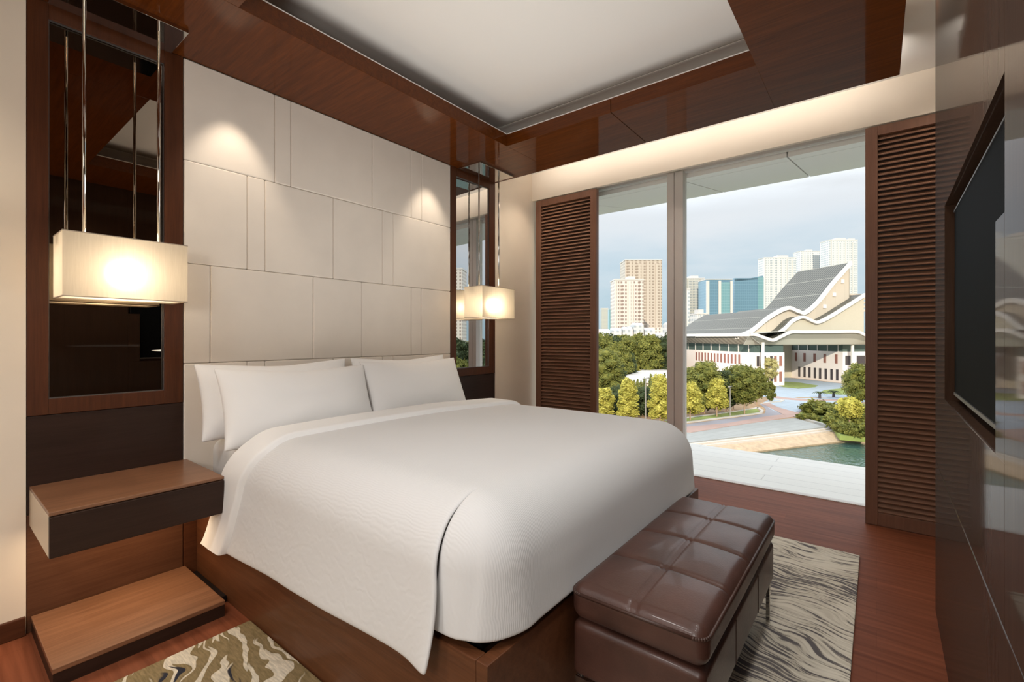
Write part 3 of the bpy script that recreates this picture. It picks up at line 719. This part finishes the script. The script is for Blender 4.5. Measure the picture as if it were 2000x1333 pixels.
# ------------------------------------------------------------------ trees
def leafcards(mb, rng, centre, rad, n, size):
    for _ in range(n):
        d = Vector((rng.gauss(0,1),rng.gauss(0,1),rng.gauss(0,1))).normalized()
        p = centre + Vector((d.x*rad.x,d.y*rad.y,d.z*rad.z))*rng.uniform(.62,1.12)
        u = Vector((rng.gauss(0,1),rng.gauss(0,1),rng.gauss(0,1))).normalized(); v = u.orthogonal().normalized(); s_ = size*rng.uniform(.6,1.2)
        mb.add([p-u*s_, p+v*s_*.5, p+u*s_, p-v*s_*.5],[(0,1,2,3)])
def blob(mb, rng, c, r, seed):
    n = 8; m = 5; vs = []; fs = []
    for j in range(m+1):
        t = PI*j/m
        for i in range(n):
            a = 2*PI*i/n; d = Vector((math.sin(t)*math.cos(a), math.sin(t)*math.sin(a), math.cos(t)))
            k = 1+.35*noise.noise(d*1.7+Vector((seed,seed*2,0)))
            vs.append(c + Vector((d.x*r.x,d.y*r.y,d.z*r.z))*k*.82)
    for j in range(m):
        for i in range(n): fs.append((j*n+i,j*n+(i+1)%n,(j+1)*n+(i+1)%n,(j+1)*n+i))
    mb.add(vs, fs)
def crown_mesh(seed, h0, h1, rx, shape, nb, nl, size):
    rng = random.Random(seed); mb = MB()
    for k in range(nb):
        t = (k+.5)/nb; z = h0+(h1-h0)*t
        if shape == 'round': w = rx*math.sqrt(max(.05,1-(2*t-1)**2))*.62
        elif shape == 'tear': w = rx*(1-t)**.6*(t+.15)**.25*.80
        elif shape == 'cone': w = rx*(1-t)**.7*.72+.05
        else: w = rx*math.sin(PI*(t*.86+.10))*.66
        a = k*2.4; c = Vector((w*math.cos(a), w*math.sin(a), z)); q = (h1-h0)/nb*1.6
        r = Vector((rx*.5*rng.uniform(.7,1.1), rx*.5*rng.uniform(.7,1.1), max(q,rx*.38)*rng.uniform(.7,1.1)))
        if shape == 'cone': r = Vector((max(.12,rx*.5*(1.15-t)),max(.12,rx*.5*(1.15-t)),q))
        blob(mb, rng, c, r*.86, seed+k); leafcards(mb, rng, c, r, nl, size)
    return mb
def tree(xy, h, rx, mat, seed, lab, group, shape='round', h0=.3, nb=16, nl=230, size=.21, trunk=True, name='street_tree'):
    t = thing(name, (xy[0],xy[1],GZ), lab, 'tree', group)
    m = crown_mesh(seed, h*h0+.3, h-.4, rx, shape, nb, nl, size)
    c = m.build('crown', mat); c.parent = t
    if trunk:
        k = MB(); k.tube((0,0,-.1),(.05,.03,h*.5),.11,.06,8); k.tube((0,0,h*.3),(rx*.35,.1,h*.58),.05,.03,6); k.tube((0,0,h*.3),(-rx*.3,.2,h*.55),.05,.03,6)
        o = k.build('trunk', M['trunk']); o.parent = t
    return t
tree((75.90,19.40),5.9,1.75,M['leaf_yellow'],11,'small yellow-green street tree on the kerb strip, in front of the big green trees','trees along the road',h0=.22,shape='tear')
tree((70.19,21.66),5.5,1.9,M['leaf_yellow'],12,'yellow-green street tree on the kerb strip right beside the window mullion','trees along the road',h0=.2,shape='tear')
tree((81.16,16.58),7.7,2.3,M['leaf_green'],13,'tall green street tree at the bend of the kerb','trees along the road',h0=.25,nb=20)
tree((78.27,21.88),8.2,3.0,M['leaf_green'],14,'biggest green tree in the group before the left wing of the white hall','trees along the road',h0=.12,nb=24)
tree((78.09,23.77),7.0,2.3,M['leaf_green'],15,'dense green tree behind the tree beside the window mullion','trees along the road',h0=.12,nb=20)
tree((82.65,19.68),6.8,2.0,M['leaf_dark'],16,'dark green tree between the two tall street trees','trees along the road',h0=.1,nb=18)
tree((85.16,19.14),7.4,2.0,M['leaf_green'],17,'green tree behind the kerb bend, left of the tall street tree','trees along the road',h0=.15)
tree((93.60,17.09),6.6,1.9,M['leaf_green'],20,'green tree at the far right of the street tree group','trees along the road',h0=.2)
tree((130.75,20.89),7.2,2.1,M['leaf_pale'],18,'pale feathery tree in front of the hall entrance','trees along the road',h0=.3,nb=12,nl=140)
tree((100.47,15.97),4.0,.9,M['leaf_green'],19,'small slim green tree on the traffic island','trees along the road',h0=.05,nb=10)
tree((77.10,2.88),4.2,1.55,M['leaf_yellow'],21,'small round yellow-green tree by the pond','trees beside the pond',h0=.38,nb=14)
tree((105.17,2.35),7.4,2.6,M['leaf_green'],22,'large green tree beside the right shutter','trees beside the pond',h0=.12,nb=20)
tree((111.89,3.77),6.0,1.7,M['leaf_pale'],23,'pale yellow tree at the right end of the forecourt','trees beside the pond',h0=.3)
# left pane trees
tree((62.78,31.79),4.9,1.5,M['leaf_yellow'],31,'bright yellow-green tree beside the left shutter','trees seen in the left pane',h0=.05)
tree((63.71,28.56),6.2,1.7,M['leaf_yellow'],32,'tall yellow-green tree in the middle of the left pane','trees seen in the left pane',h0=.08,nb=20,shape='tear')
tree((65.42,24.41),6.9,1.75,M['leaf_yellow'],33,'tall yellow-green tree left of the window mullion','trees seen in the left pane',h0=.08,nb=20,shape='tear')
tree((67.60,32.27),4.6,1.8,M['leaf_dark'],34,'dark green tree between the two yellow trees of the left pane','trees seen in the left pane',h0=.05)
tree((70.14,29.04),4.3,2.0,M['leaf_dark'],35,'dark green tree behind the lamp post in the left pane','trees seen in the left pane',h0=.05)
tree((72.95,28.65),4.2,1.7,M['leaf_dark'],36,'dark green tree right of the lamp post in the left pane','trees seen in the left pane',h0=.05)
tree((78.05,38.99),9.8,3.3,M['leaf_green'],37,'largest green tree beside the left shutter, above the yellow tree','trees seen in the left pane',h0=.1,nb=26)
tree((79.56,41.46),9.0,2.6,M['leaf_green'],38,'tall green tree half hidden by the left shutter','trees seen in the left pane',h0=.1,nb=22)
tree((93.61,44.33),6.6,2.0,M['leaf_dark'],39,'dark green tree left of the low white roof','trees seen in the left pane',h0=.1)
tree((130.30,56.16),6.0,2.0,M['leaf_yellow'],40,'yellow-green tree above the low white roof, left one','trees seen in the left pane',shape='cone',h0=.05)
tree((124.03,56.22),6.4,2.4,M['leaf_green'],41,'green tree above the left end of the low white roof','trees seen in the left pane',h0=.05)
# cypresses in a row
cyp = tree((90.20,40.21),3.6,.62,M['leaf_cypress'],51,'small pointed cypress in the row before the low white roof','cypress row','cone',0,12,50,.2,name='cypress')
cyp_px = [(1238,775,1.0),(1245,774.5,1.05),(1252,774,.95),(1259,773.5,1.1),(1272,773,1.32),(1280,772.6,1.25),(1287,772.2,1.15),(1297,771.8,1.35)]
cyp_at = [(91.65,39.72),(92.51,39.31),(93.38,38.89),(94.26,38.47),(95.55,37.53),(96.42,36.98),(97.24,36.51),(98.26,35.78)]
for (x,y),q in zip(cyp_at,cyp_px):
    c = copy_tree(cyp); c.location = (x,y,GZ); c.scale = (q[2],)*3; c.rotation_euler.z = x
# park wood: single trees, three kinds shared by all copies
kinds = []
for i,(mat,sd) in enumerate(((M['leaf_dark'],61),(M['leaf_green'],62),(M['leaf_dark'],63),(M['leaf_green'],64))):
    kinds.append(crown_mesh(sd, 2.0, 11.5, 4.3, 'round', 18, 190, .42).build('park_tree', mat))
rng = random.Random(5); first = [True]*4
def park_tree(lat, dep, s_, grp, lab):
    k = rng.randrange(4)
    o = kinds[k] if first[k] else kinds[k].copy()
    if not first[k]: C.objects.link(o)
    first[k] = False
    p = F*dep + R*lat; o.location = (p.x,p.y,GZ); o.scale = (s_*rng.uniform(.85,1.15),s_*rng.uniform(.85,1.15),s_); o.rotation_euler.z = rng.uniform(0,6.28)
    tag(o, lab, 'tree', grp)
for dep, px0, px1, n in ((128,1150,1235,7),(150,1150,1310,13),(175,1150,1280,11),(205,1150,1272,10),(240,1150,1272,9),(285,1150,1310,12),(330,1150,1345,12)):
    for i in range(n):
        px = px0+(px1-px0)*(i+rng.uniform(.2,.8))/n; d_ = dep+rng.uniform(-10,10)
        park_tree((px-1000)/907*d_, d_, rng.uniform(.80,1.08)*(1 if dep>140 else .8), 'park wood beyond the road', 'green tree of the dense wood beyond the low white roof')
# planting seen only in the clear mirror
for i in range(34):
    a = -(.80+.62*((i*.618)%1)); d_ = 48+3.0*i; p = Vector((d_, d_*a, 0))
    park_tree(p.dot(R), p.dot(F), rng.uniform(.55,.8) if i < 14 else rng.uniform(.8,1.0), 'trees reflected in the clear mirror', 'green tree seen as a reflection in the clear mirror')
t = thing('tower_block', (320,-385,GZ), 'cream tower seen only as a reflection in the clear mirror', 'tower'); t.rotation_euler.z = .9
o = MB().box(-12,12,-12,12,0,84).build('body', M['tw_white']); o.parent = t
o = MB().box(-12.4,12.4,-12.4,12.4,84,86).build('parapet', M['tw_frame']); o.parent = t
# shrubs and palms
shr = crown_mesh(71, .1, 1.3, 1.1, 'round', 10, 90, .17).build('garden_shrub', M['leaf_green']); sf = True
SP = [((82.17,9.22),.55),((81.66,8.44),.75),((82.18,7.78),.8),((81.18,6.98),.7),((88.69,8.60),1.5),((89.41,7.69),1.75),((87.75,6.60),1.8),((88.45,5.71),1.6),((93.06,7.29),1.4),((76.82,4.39),1.6),((79.89,4.09),1.7),((73.34,3.32),1.2),((72.27,2.64),1.25),((71.62,2.00),1.3),((72.09,1.40),1.4),((87.86,4.17),1.6),((78.80,1.87),1.7),((83.00,1.38),2.0),((74.21,3.80),1.1),((83.36,4.88),1.3),((84.86,2.98),1.5)]
for (x,y),q in SP:
    o = shr if sf else shr.copy()
    if not sf: C.objects.link(o)
    sf = False; o.location = (x,y,GZ+.05); o.scale = (q*.9,q*.9,q*.75); o.rotation_euler.z = x*3
    tag(o, 'low green shrub in the planting beside the pond', 'shrub', 'shrubs beside the pond')
def palm(xy, lab):
    t = thing('palm', (*xy,GZ), lab, 'palm', 'small palms on the forecourt')
    k = MB().tube((0,0,0),(0,0,.9),.28,.22,8).build('trunk', M['dark_slit']); k.parent = t
    m = MB()
    for i in range(16):
        a = 2*PI*i/16; u = Vector((math.cos(a),math.sin(a),0)); w_ = Vector((-u.y,u.x,0))*.12
        p0 = Vector((0,0,.85)); p1 = u*.75+Vector((0,0,1.35)); p2 = u*1.35+Vector((0,0,.95))
        m.add([p0-w_*.3,p0+w_*.3,p1+w_,p1-w_],[(0,1,2,3)]); m.add([p1-w_,p1+w_,p2],[(0,1,2)])
    o = m.build('fronds', M['leaf_dark'], solid=.02); o.parent = t
palm((111.64,9.00),'small dark palm on the forecourt, left of the pair'); palm((115.30,6.93),'small dark palm on the forecourt, right of the pair')
# street lamps
def street_lamp(xy, h, lab, arm):
    t = thing('street_lamp', (*xy,GZ), lab, 'street lamp')
    for nm,m,mat in (('post',MB().tube((0,0,0),(0,0,h),.09,.06,8),M['lamp_metal']),('arm',MB().tube((-arm,0,h-.1),(arm,0,h),.05,.05,6),M['lamp_metal'])):
        o = m.build(nm, mat); o.parent = t
    for sx in (-1,1):
        o = MB().box(sx*arm-.45,sx*arm+.45,-.16,.16,h-.08,h+.06).build('lamp_head', M['lamp_metal'], bevel=.03); o.parent = t
street_lamp((64.54,26.18),6.4,'grey street lamp among the trees of the left pane',.9)
street_lamp((78.18,18.02),4.6,'slim grey street lamp between the trees on the kerb strip',.4)
# low white building among the trees
lw = thing('low_building', (*(116.04,47.77),GZ), 'low white-roofed building among the trees of the left pane', 'building')
m = MB().prism([(94.33,44.92),(104.14,37.10),(181.22,59.38),(155.72,70.20)], GZ, GZ+2.2); m.build('walls', M['stone_white'], lw)
m = MB().prism([(93.34,44.68),(103.31,36.57),(184.44,60.04),(157.85,71.55)], GZ+2.2, GZ+2.5); m.build('roof', M['white_trim'], lw)
def van(xy, lab):
    t = thing('parked_van', (*xy,GZ+.06), lab, 'van', 'white vans parked beyond the low roof')
    b = MB().rounded(-2.2,2.2,-.9,.9,.35,2.0,.3,4,3,3,3).build('body', M['white_trim'], smooth=True, merge=True); b.parent = t
    w_ = MB()
    o = MB().box(1.3,2.1,-.91,.91,1.25,1.75).build('window', M['dark_slit']); o.parent = t
    for sx in (-1.4,1.4):
        for sy in (-.85,.85):
            o = MB().tube((sx,sy-.1,.36),(sx,sy+.1,.36),.36,n=12).build('wheel', M['black']); o.parent = t
van((177.80,83.75),'white van at the left of the parked row beyond the low roof'); van((181.32,81.96),'white van in the middle of the parked row'); van((185.43,79.47),'white van at the right of the parked row')

# ------------------------------------------------------------------ the big hall with sweeping roofs
ho = F*117 + R*61
hall = thing('convention_hall', (ho.x,ho.y,GZ), 'large white hall with sweeping ribbed roofs beyond the trees', 'hall')
ex = R*.98+F*.18; ang = math.atan2(ex.y, ex.x); hall.rotation_euler.z = ang
# local axes: x to the right, y away from the window, z up from the ground
def hp(name, mb, mat, par=None, **k):
    o = mb.build(name, mat, **k); o.parent = par or hall; return o
HT = 8.5
hp('wing', MB().box(0,8.7,0,37,0,HT), M['stone_white'])
hp('wing', MB().box(28.8,48,2.6,30,0,HT), M['stone_white'])
hp('link', MB().box(8.7,28.8,21,30,0,HT+2.0), M['dark_slit'])
hp('glass_band', MB().box(.15,8.5,.15,37,HT,HT+2.1), M['green_glass'])
hp('glass_band', MB().box(28.95,48,2.75,30,HT,HT+2.1), M['green_glass'])
for y in [5.3+1.52*i for i in range(14)]: hp('wall_slit', MB().box(-.06,.3,y,y+.7,5.3,7.8), M['brick_slit'])
for y in (4,12,20,27): hp('wall_window', MB().box(-.06,.3,y,y+3,.3,2.9), M['dark_slit'])
for i,x in enumerate((.7,2.6,4.5,5.7,7.2)): 
    for z0 in (1.0,5.0): hp('wall_window', MB().box(x,x+.75,-.06,.3,z0,z0+2.6), M['brick_slit' if i>2 else 'dark_slit'])
for y in (4.2,7.9,11.4,15.0,18.2): hp('wall_slit', MB().box(28.74,29,y,y+.8,5.2,7.7), M['brick_slit'])
for y in (3.9,5.7,7.6,9.5,11.3,13.2,15.0,17.0): hp('wall_slit', MB().box(28.74,29,y,y+.75,.6,3.6), M['dark_slit'])
for x in (29.6,33.2,36.8): 
    hp('wall_window', MB().box(x,x+2.6,2.54,3,4.9,7.4), M['dark_slit']); hp('wall_window', MB().box(x,x+2.6,2.54,3,.4,3.4), M['dark_slit'])
for x,y in ((.97,-1.9),(29.5,.4),(40,.4)): hp('column', MB().tube((x,y,0),(x,y,HT+2.6),.38,n=12), M['white_trim'])
for k in range(9): hp('glazing_bar', MB().box(-.02,.18,2+4*k,2.2+4*k,HT,HT+2.1), M['white_trim'])
for k in range(6): hp('glazing_bar', MB().box(28.78,28.98,4+3.4*k,4.2+3.4*k,HT,HT+2.1), M['white_trim'])
def curve(pts, n=12):
    out = []
    P_ = [Vector((*p,0)) for p in pts]; P_ = [P_[0]*2-P_[1]]+P_+[P_[-1]*2-P_[-2]]
    for i in range(1,len(P_)-2):
        for k in range(n):
            t = k/n; a,b,c,d = P_[i-1:i+3]
            q = .5*((2*b)+(c-a)*t+(2*a-5*b+4*c-d)*t*t+(3*b-a-3*c+d)*t**3); out.append((q.x,q.y))
    out.append(tuple(pts[-1])); return out
def sweep(prof, y0, y1, th):
    m = MB(); r0 = [(x,y0,z) for x,z in prof]; r1 = [(x,y1,z) for x,z in prof]; r2 = [(x,y1,z-th) for x,z in prof]; r3 = [(x,y0,z-th) for x,z in prof]
    m.grid([r0,r1]); m.grid([r1,r2]); m.grid([r2,r3]); m.grid([r3,r0]); return m
CZ = 12.25
main = curve([(-3.0,CZ+.4),(1.3,CZ+2.0),(6.5,CZ+5.6),(11.7,CZ+8.0),(14.6,CZ+7.3),(17.2,CZ+6.9),(21,CZ+9.6),(26,CZ+15.0),(31.5,CZ+20.4)])
hp('main_roof', sweep(main, 3.0, 21, .5), M['roof'])
lowp = [p for p in curve([(-3.4,CZ+.4),(1.3,CZ+2.0),(6.5,CZ+5.6),(10.5,CZ+7.6)])]
hp('side_roof', sweep(lowp, 20.8, 37, .5), M['roof'])
hp('roof_edge', sweep([(x,z+.22) for x,z in main], 2.2, 3.2, .95), M['white_trim'])
g_ = MB(); gx = [p for p in main if p[0] > 1.0]
g_.grid([[(x,3.15,CZ-2.0) for x,z in gx],[(x,3.15,z-.3) for x,z in gx]]); g_.add([(31.5,3.15,CZ-2),(31.5,21,CZ-2),(31.5,21,CZ+20),(31.5,3.15,CZ+20)],[(0,1,2,3)])
hp('gable_wall', g_, M['stone_tan'], solid=.2)
# inner frame of the gable: joints and small square vents
for (x,z) in ((29.2,CZ+15.2),(26.6,CZ+11.6),(23.6,CZ+8.4)): hp('gable_vent', MB().box(x-.5,x+.5,2.95,3.2,z-.5,z+.5), M['white_trim'])
for k in range(5): hp('louvre_fin', MB().box(30.4,38,4.2,10,CZ+7.2+1.1*k,CZ+7.7+1.1*k), M['stone_tan'])
second = curve([(6.2,CZ+.9),(8.7,CZ+2.5),(11.2,CZ+4.6),(13.9,CZ+5.5),(16.2,CZ+4.7),(18.4,CZ+4.2),(22,CZ+5.6),(27.4,CZ+8.5),(33,CZ+11.6)])
hp('front_roof', sweep(second, .2, 7.5, .4), M['roof'])
hp('roof_edge', sweep([(x,z+.18) for x,z in second], -.5, .4, .75), M['white_trim'])
g2 = MB(); g2.grid([[(x,.3,CZ-1.6) for x,z in second],[(x,.3,z-.3) for x,z in second]]); hp('gable_wall', g2, M['pale_glass'], solid=.15)
# eaves: long side, then the wave along the front
ev = MB(); ev.grid([[(-3.0,-2.4,CZ+.9),(-3.0,40,CZ+.9)],[(-3.0,-2.4,CZ+.35),(-3.0,40,CZ+.35)],[(-.1,-2.4,CZ-1.7),(-.1,40,CZ-1.7)]]); ev.grid([[(-3.0,-2.4,CZ+.9),(-3.0,40,CZ+.9)],[(8,-2.4,CZ+1.6),(8,40,CZ+1.6)]])
hp('eave', ev, M['roof_eave'], solid=.1)
hp('eave_edge', MB().box(-3.3,-2.9,-2.6,40,CZ+.35,CZ+1.15), M['white_trim'])
wave = curve([(-3.3,CZ+.85),(-1.6,CZ+.75),(.9,CZ-.05),(3.2,CZ-.55),(5.4,CZ+.3),(8.4,CZ+1.45),(12,CZ+1.5),(20,CZ+1.55),(27.2,CZ+1.6),(29.6,CZ+.9),(32.5,CZ-.1),(36,CZ+1.2)])
hp('wave_edge', sweep([(x,z+.35) for x,z in wave], -2.9, -2.4, .75), M['white_trim'])
hp('wave_canopy', sweep([(x,z+.25) for x,z in wave], -2.5, 2.8, .25), M['roof'])
fs = MB(); fs.grid([[(x,-2.4,z-.35) for x,z in wave],[(x,-.35,min(CZ-1.75,z-.9)) for x,z in wave]]); hp('front_soffit', fs, M['roof_eave'], solid=.08)
hp('entrance_glass', MB().box(8.7,28.8,20.4,20.9,0,HT+1.8), M['pale_glass'])
# long grey roof to the left of the hall
lr = thing('long_low_hall', (*(1366.60,508.41),GZ), 'long low grey roofed block joining the left end of the hall', 'building')
p = [(226.00,84.59),(210.37,64.02),(230.89,70.27),(245.66,91.95)]
MB().prism(p, GZ, GZ+11.0).build('walls', M['stone_white'], lr); MB().prism([(223.73,84.25),(208.59,63.04),(233.26,70.50),(247.28,93.12)], GZ+11.0, GZ+13.6).build('roof', M['roof_eave'], lr)

# ------------------------------------------------------------------ skyline
def tower_b(px0, px1, dep, ytop, label, mat, ribs=0, depth=22, steps=(), rot=0, name='tower_block', crown_=True):
    """a tower facing the window: body, vertical fins, roof parapet"""
    x0 = (px0-1000)/907*dep; x1 = (px1-1000)/907*dep; zt = 1.25+(660-ytop)/907*dep
    p = F*dep + R*((x0+x1)/2)
    t = thing(name, (p.x,p.y,GZ), label, 'tower'); t.rotation_euler.z = math.atan2(R.y,R.x)+rot
    w_ = (x1-x0)/2; H = zt-GZ
    o = MB().box(-w_,w_,0,depth,0,H-1.2).build('body', mat); o.parent = t
    for i in range(ribs):
        x = -w_+2*w_*(i+.5)/ribs; f_ = w_/ribs*.42
        o = MB().box(x-f_,x+f_,-1.2,.2,0,H-(2+3*(i%2))).build('bay', mat); o.parent = t
    if crown_:
        o = MB().box(-w_-.4,w_+.4,-.4,depth+.4,H-1.2,H).build('parapet', M['tw_frame']); o.parent = t
    for (a,b,dz) in steps:
        o = MB().box(a*w_,b*w_,depth*.2,depth*.8,H,H+dz).build('roof_block', M['tw_frame']); o.parent = t
    return t
tower_b(1201,1257,450,545,'cream apartment tower with many balcony bays, in front of the taller brown tower',M['tw_white'],5,20,((.0,.5,3),))
tb = tower_b(1221,1293,560,507,'tall brown apartment tower behind the cream tower in the left pane',M['tw_brown'],4,26,((-.9,-.1,-.5),))
o = MB().box(-4,24,-14,4,0,24).build('podium', M['tw_white']); o.parent = tb
o = MB().box(-58,20,-45,-30,0,16).build('podium', M['stone_white']); o.parent = tb
tower_b(1339,1347.5,500,564,'narrow white slab at the right edge of the window mullion',M['tw_pale'],0,14)
tower_b(1339,1376,700,543,'grey-beige office tower right of the window mullion',M['tw_grey'],3,26,((-.3,.5,4),))
td = tower_b(1379.5,1430,650,545,'twin blue glass tower with pale frame',M['tw_blue'],0,28)
for a,b in ((-18.2,-14.5),(-1.5,2.0),(15,18.2)):
    o = MB().box(a,b,-1.6,1,0,92).build('frame_pier', M['tw_frame']); o.parent = td
o = MB().box(2.2,14.8,-.8,.5,0,90).build('glass_bay', M['tw_teal']); o.parent = td
te = tower_b(1434.6,1491,690,542,'broad solid blue glass tower with slanting top',M['tw_blue'],0,26,crown_=False)
o = MB().add([(-21.4,0,100),(21.4,0,100),(21.4,26,100),(-21.4,26,100),(-21.4,0,96),(21.4,0,104.5),(21.4,26,104.5),(-21.4,26,96)],[(0,3,2,1),(4,5,6,7),(0,1,5,4),(1,2,6,5),(2,3,7,6),(3,0,4,7)]).build('slanted_top', M['tw_blue']); o.parent = te
o = MB().box(13,21.6,-.6,.4,0,102).build('glass_bay', M['tw_teal']); o.parent = te
tower_b(1492,1555,820,503,'wide pale apartment slab left of the hall ridge',M['tw_pale'],6,20,((-.1,.6,4),))
tower_b(1563,1601,930,490,'slim pale tower just behind the hall roof',M['tw_pale'],2,24,((-.2,.4,3),))
tower_b(1620,1675,860,468,'tallest pale balcony tower above the hall ridge, beside the right shutter',M['tw_pale'],4,26,((-.4,.3,4),(.5,.95,3)))
tower_b(1175,1188,1500,602,'tiny hazy grey tower on the horizon beside the left shutter',M['tw_grey'],0,20)
tower_b(1190,1201,1400,604,'tiny hazy teal tower on the horizon left of the cream tower',M['tw_teal'],0,20)
tower_b(1361,1384,470,612,'white low block in front of the grey-beige office tower',M['tw_pale'],2,18,((-.5,.4,4),))
# low town along the horizon
tn = None
for i in range(46):
    dep = (402,615,765,1000)[i%4]; px = 1150 + (i//4+.5)*(250/11.5); x = (px-1000)/907*dep; p = F*dep+R*x
    h = rng.uniform(12,24); w_ = min(rng.uniform(6,12), dep*.0105)
    o = MB().box(-w_,w_,0,12,0,h).add([(-w_,0,h),(w_,0,h),(w_,12,h),(-w_,12,h),(-w_,6,h+2.5),(w_,6,h+2.5)],[(0,1,5,4),(2,3,4,5),(0,4,3),(1,2,5)]).build('town_house', M[('tw_pale','stone_white','red_paving','tw_white')[i%4]])
    o.location = (p.x,p.y,GZ); o.rotation_euler.z = math.atan2(R.y,R.x)+rng.uniform(-.1,.1)
    tag(o, 'small pale house in the low town along the horizon', 'house', 'low town on the horizon')

# ------------------------------------------------------------------ light
def light(name, kind, loc, energy, col=(1,1,1), rot=None, **k):
    l = bpy.data.lights.new(name, kind); l.energy = energy; l.color = col
    for a, v in k.items(): setattr(l, a, v)
    o = bpy.data.objects.new(name, l); C.objects.link(o); o.location = loc
    if rot is not None: o.rotation_euler = rot
    return o
def aim(o, d): o.rotation_euler = Vector(d).to_track_quat('-Z','Y').to_euler()
sun = light('sun','SUN',(0,0,50),4.1,(1,.88,.72)); sun.data.angle = .01; aim(sun, (.8775,.3075,-.34))
W = (1,.86,.70); WW = (1,.83,.60)
for x in (1.06,2.49):
    s = light('headboard_spot','SPOT',(x,2.60,2.685),17,W, spot_size=math.radians(62), spot_blend=.7, shadow_soft_size=.02); aim(s,(0,.20,-1))
for x in (.558,3.045):
    light('pendant_light','POINT',(x,2.633,1.530),5.0,WW, shadow_soft_size=.045)
s = light('nightstand_led','AREA',(.567,2.62,.452),2.2,(1,.74,.48), shape='RECTANGLE', size=.5, size_y=.25); aim(s,(0,0,-1))
# warm strip hidden above the soffit edge, washing the slot over the window
s = light('cove_led','AREA',(3.37,1.3,2.80),9.0,(1,.93,.85), shape='RECTANGLE', size=2.7, size_y=.03, spread=math.radians(110))
s.matrix_world = Matrix.Translation((3.37,1.3,2.80)) @ Vector((.75,0,.66)).to_track_quat('-Z','Y').to_matrix().to_4x4()
light('cove_led','POINT',(2.72,-.15,2.80),2.6,W, shadow_soft_size=.03)
for (x,y,z,e,d) in ((-.15,2.42,2.69,18,(0,.12,-1)),(3.63,2.42,2.92,20,(0,.10,-1)),(3.63,-.32,2.92,10,(.12,0,-1))):
    s = light('wall_fill_spot','SPOT',(x,y,z),e,W, spot_size=math.radians(95), spot_blend=.8, shadow_soft_size=.06); aim(s,d)  # added spots without fixtures that brighten the walls and shutters
# added fill spots without fixtures, along the television wall and behind the viewpoint
NW = (1,.985,.955)
for (x,y,z,e,d) in ((.15,.18,2.695,50,(0,.12,-1)),(.95,.18,2.695,54,(0,.12,-1)),(1.75,.18,2.695,60,(0,.12,-1)),(-.5,1.3,2.68,85,(.15,.05,-1)),(-1.6,1.3,2.68,50,(.3,.05,-1))):
    s = light('room_fill_spot','SPOT',(x,y,z),e,NW, spot_size=math.radians(125), spot_blend=.8, shadow_soft_size=.14); aim(s,d)
light('room_fill_light','POINT',(-.75,.35,1.55),60,(1,.97,.93), shadow_soft_size=.28)  # added fill from behind the viewpoint, no lamp stands here
# added fill light in mid-air, without a fixture, brightens the tray ceiling
s = light('ceiling_fill_light','AREA',(1.75,1.36,1.15),18,(1,.985,.965), shape='DISK', size=1.3); aim(s,(0,0,1))
wd = bpy.data.worlds.new('World'); bpy.context.scene.world = wd; wd.use_nodes = True; nt = wd.node_tree
bg = nt.nodes['Background']
tc = nt.nodes.new('ShaderNodeTexCoord'); sp = nt.nodes.new('ShaderNodeSeparateXYZ'); L(nt, tc.outputs['Generated'], sp.inputs[0])
r = ramp(nt, [(.0,(.46,.63,.72)),(.06,(.50,.67,.77)),(.15,(.62,.75,.85)),(.24,(.82,.87,.94)),(.34,(1.75,1.80,1.88)),(.9,(1.5,1.62,1.85))]); L(nt, sp.outputs[2], r.inputs[0])  # upper sky, out of view, raised to add light on deck and room
mp = nt.nodes.new('ShaderNodeMapping'); mp.inputs['Scale'].default_value = (1.6,1.6,7); L(nt, tc.outputs['Generated'], mp.inputs['Vector'])
nz = N(nt,'ShaderNodeTexNoise', Scale=1.5, Detail=6.0, Roughness=.55); L(nt, mp.outputs[0], nz.inputs['Vector'])
k = ramp(nt, [(.38,(0,0,0)),(.66,(1,1,1))]); L(nt, nz.outputs['Fac'], k.inputs[0])
mx = N(nt,'ShaderNodeMix', data_type='RGBA'); mx.inputs[7].default_value = (.86,.89,.94,1); L(nt, k.outputs[0], mx.inputs[0]); L(nt, r.outputs[0], mx.inputs[6])
k2 = ramp(nt, [(.02,(.15,.15,.15)),(.16,(.95,.95,.95)),(.27,(1,1,1)),(.34,(0,0,0))]); L(nt, sp.outputs[2], k2.inputs[0])
mk = N(nt,'ShaderNodeMath', operation='MULTIPLY'); L(nt, k.outputs[0], mk.inputs[0]); L(nt, k2.outputs[0], mk.inputs[1]); L(nt, mk.outputs[0], mx.inputs[0])
# added glow in the unseen sky on the left, brightens deck and canopy
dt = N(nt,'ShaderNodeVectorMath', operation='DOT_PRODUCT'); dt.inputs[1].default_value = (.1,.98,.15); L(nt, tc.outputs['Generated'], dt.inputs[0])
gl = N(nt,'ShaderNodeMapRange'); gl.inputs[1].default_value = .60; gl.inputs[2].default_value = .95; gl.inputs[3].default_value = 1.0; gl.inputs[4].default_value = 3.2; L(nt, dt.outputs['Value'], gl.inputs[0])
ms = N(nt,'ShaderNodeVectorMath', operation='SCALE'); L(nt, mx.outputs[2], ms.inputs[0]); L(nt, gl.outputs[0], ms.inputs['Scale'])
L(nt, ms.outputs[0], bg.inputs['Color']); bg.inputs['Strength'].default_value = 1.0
vs = bpy.context.scene.view_settings
vs.view_transform = 'Standard'; vs.look = 'None'; vs.gamma = 1; vs.use_curve_mapping = False; vs.exposure = 0
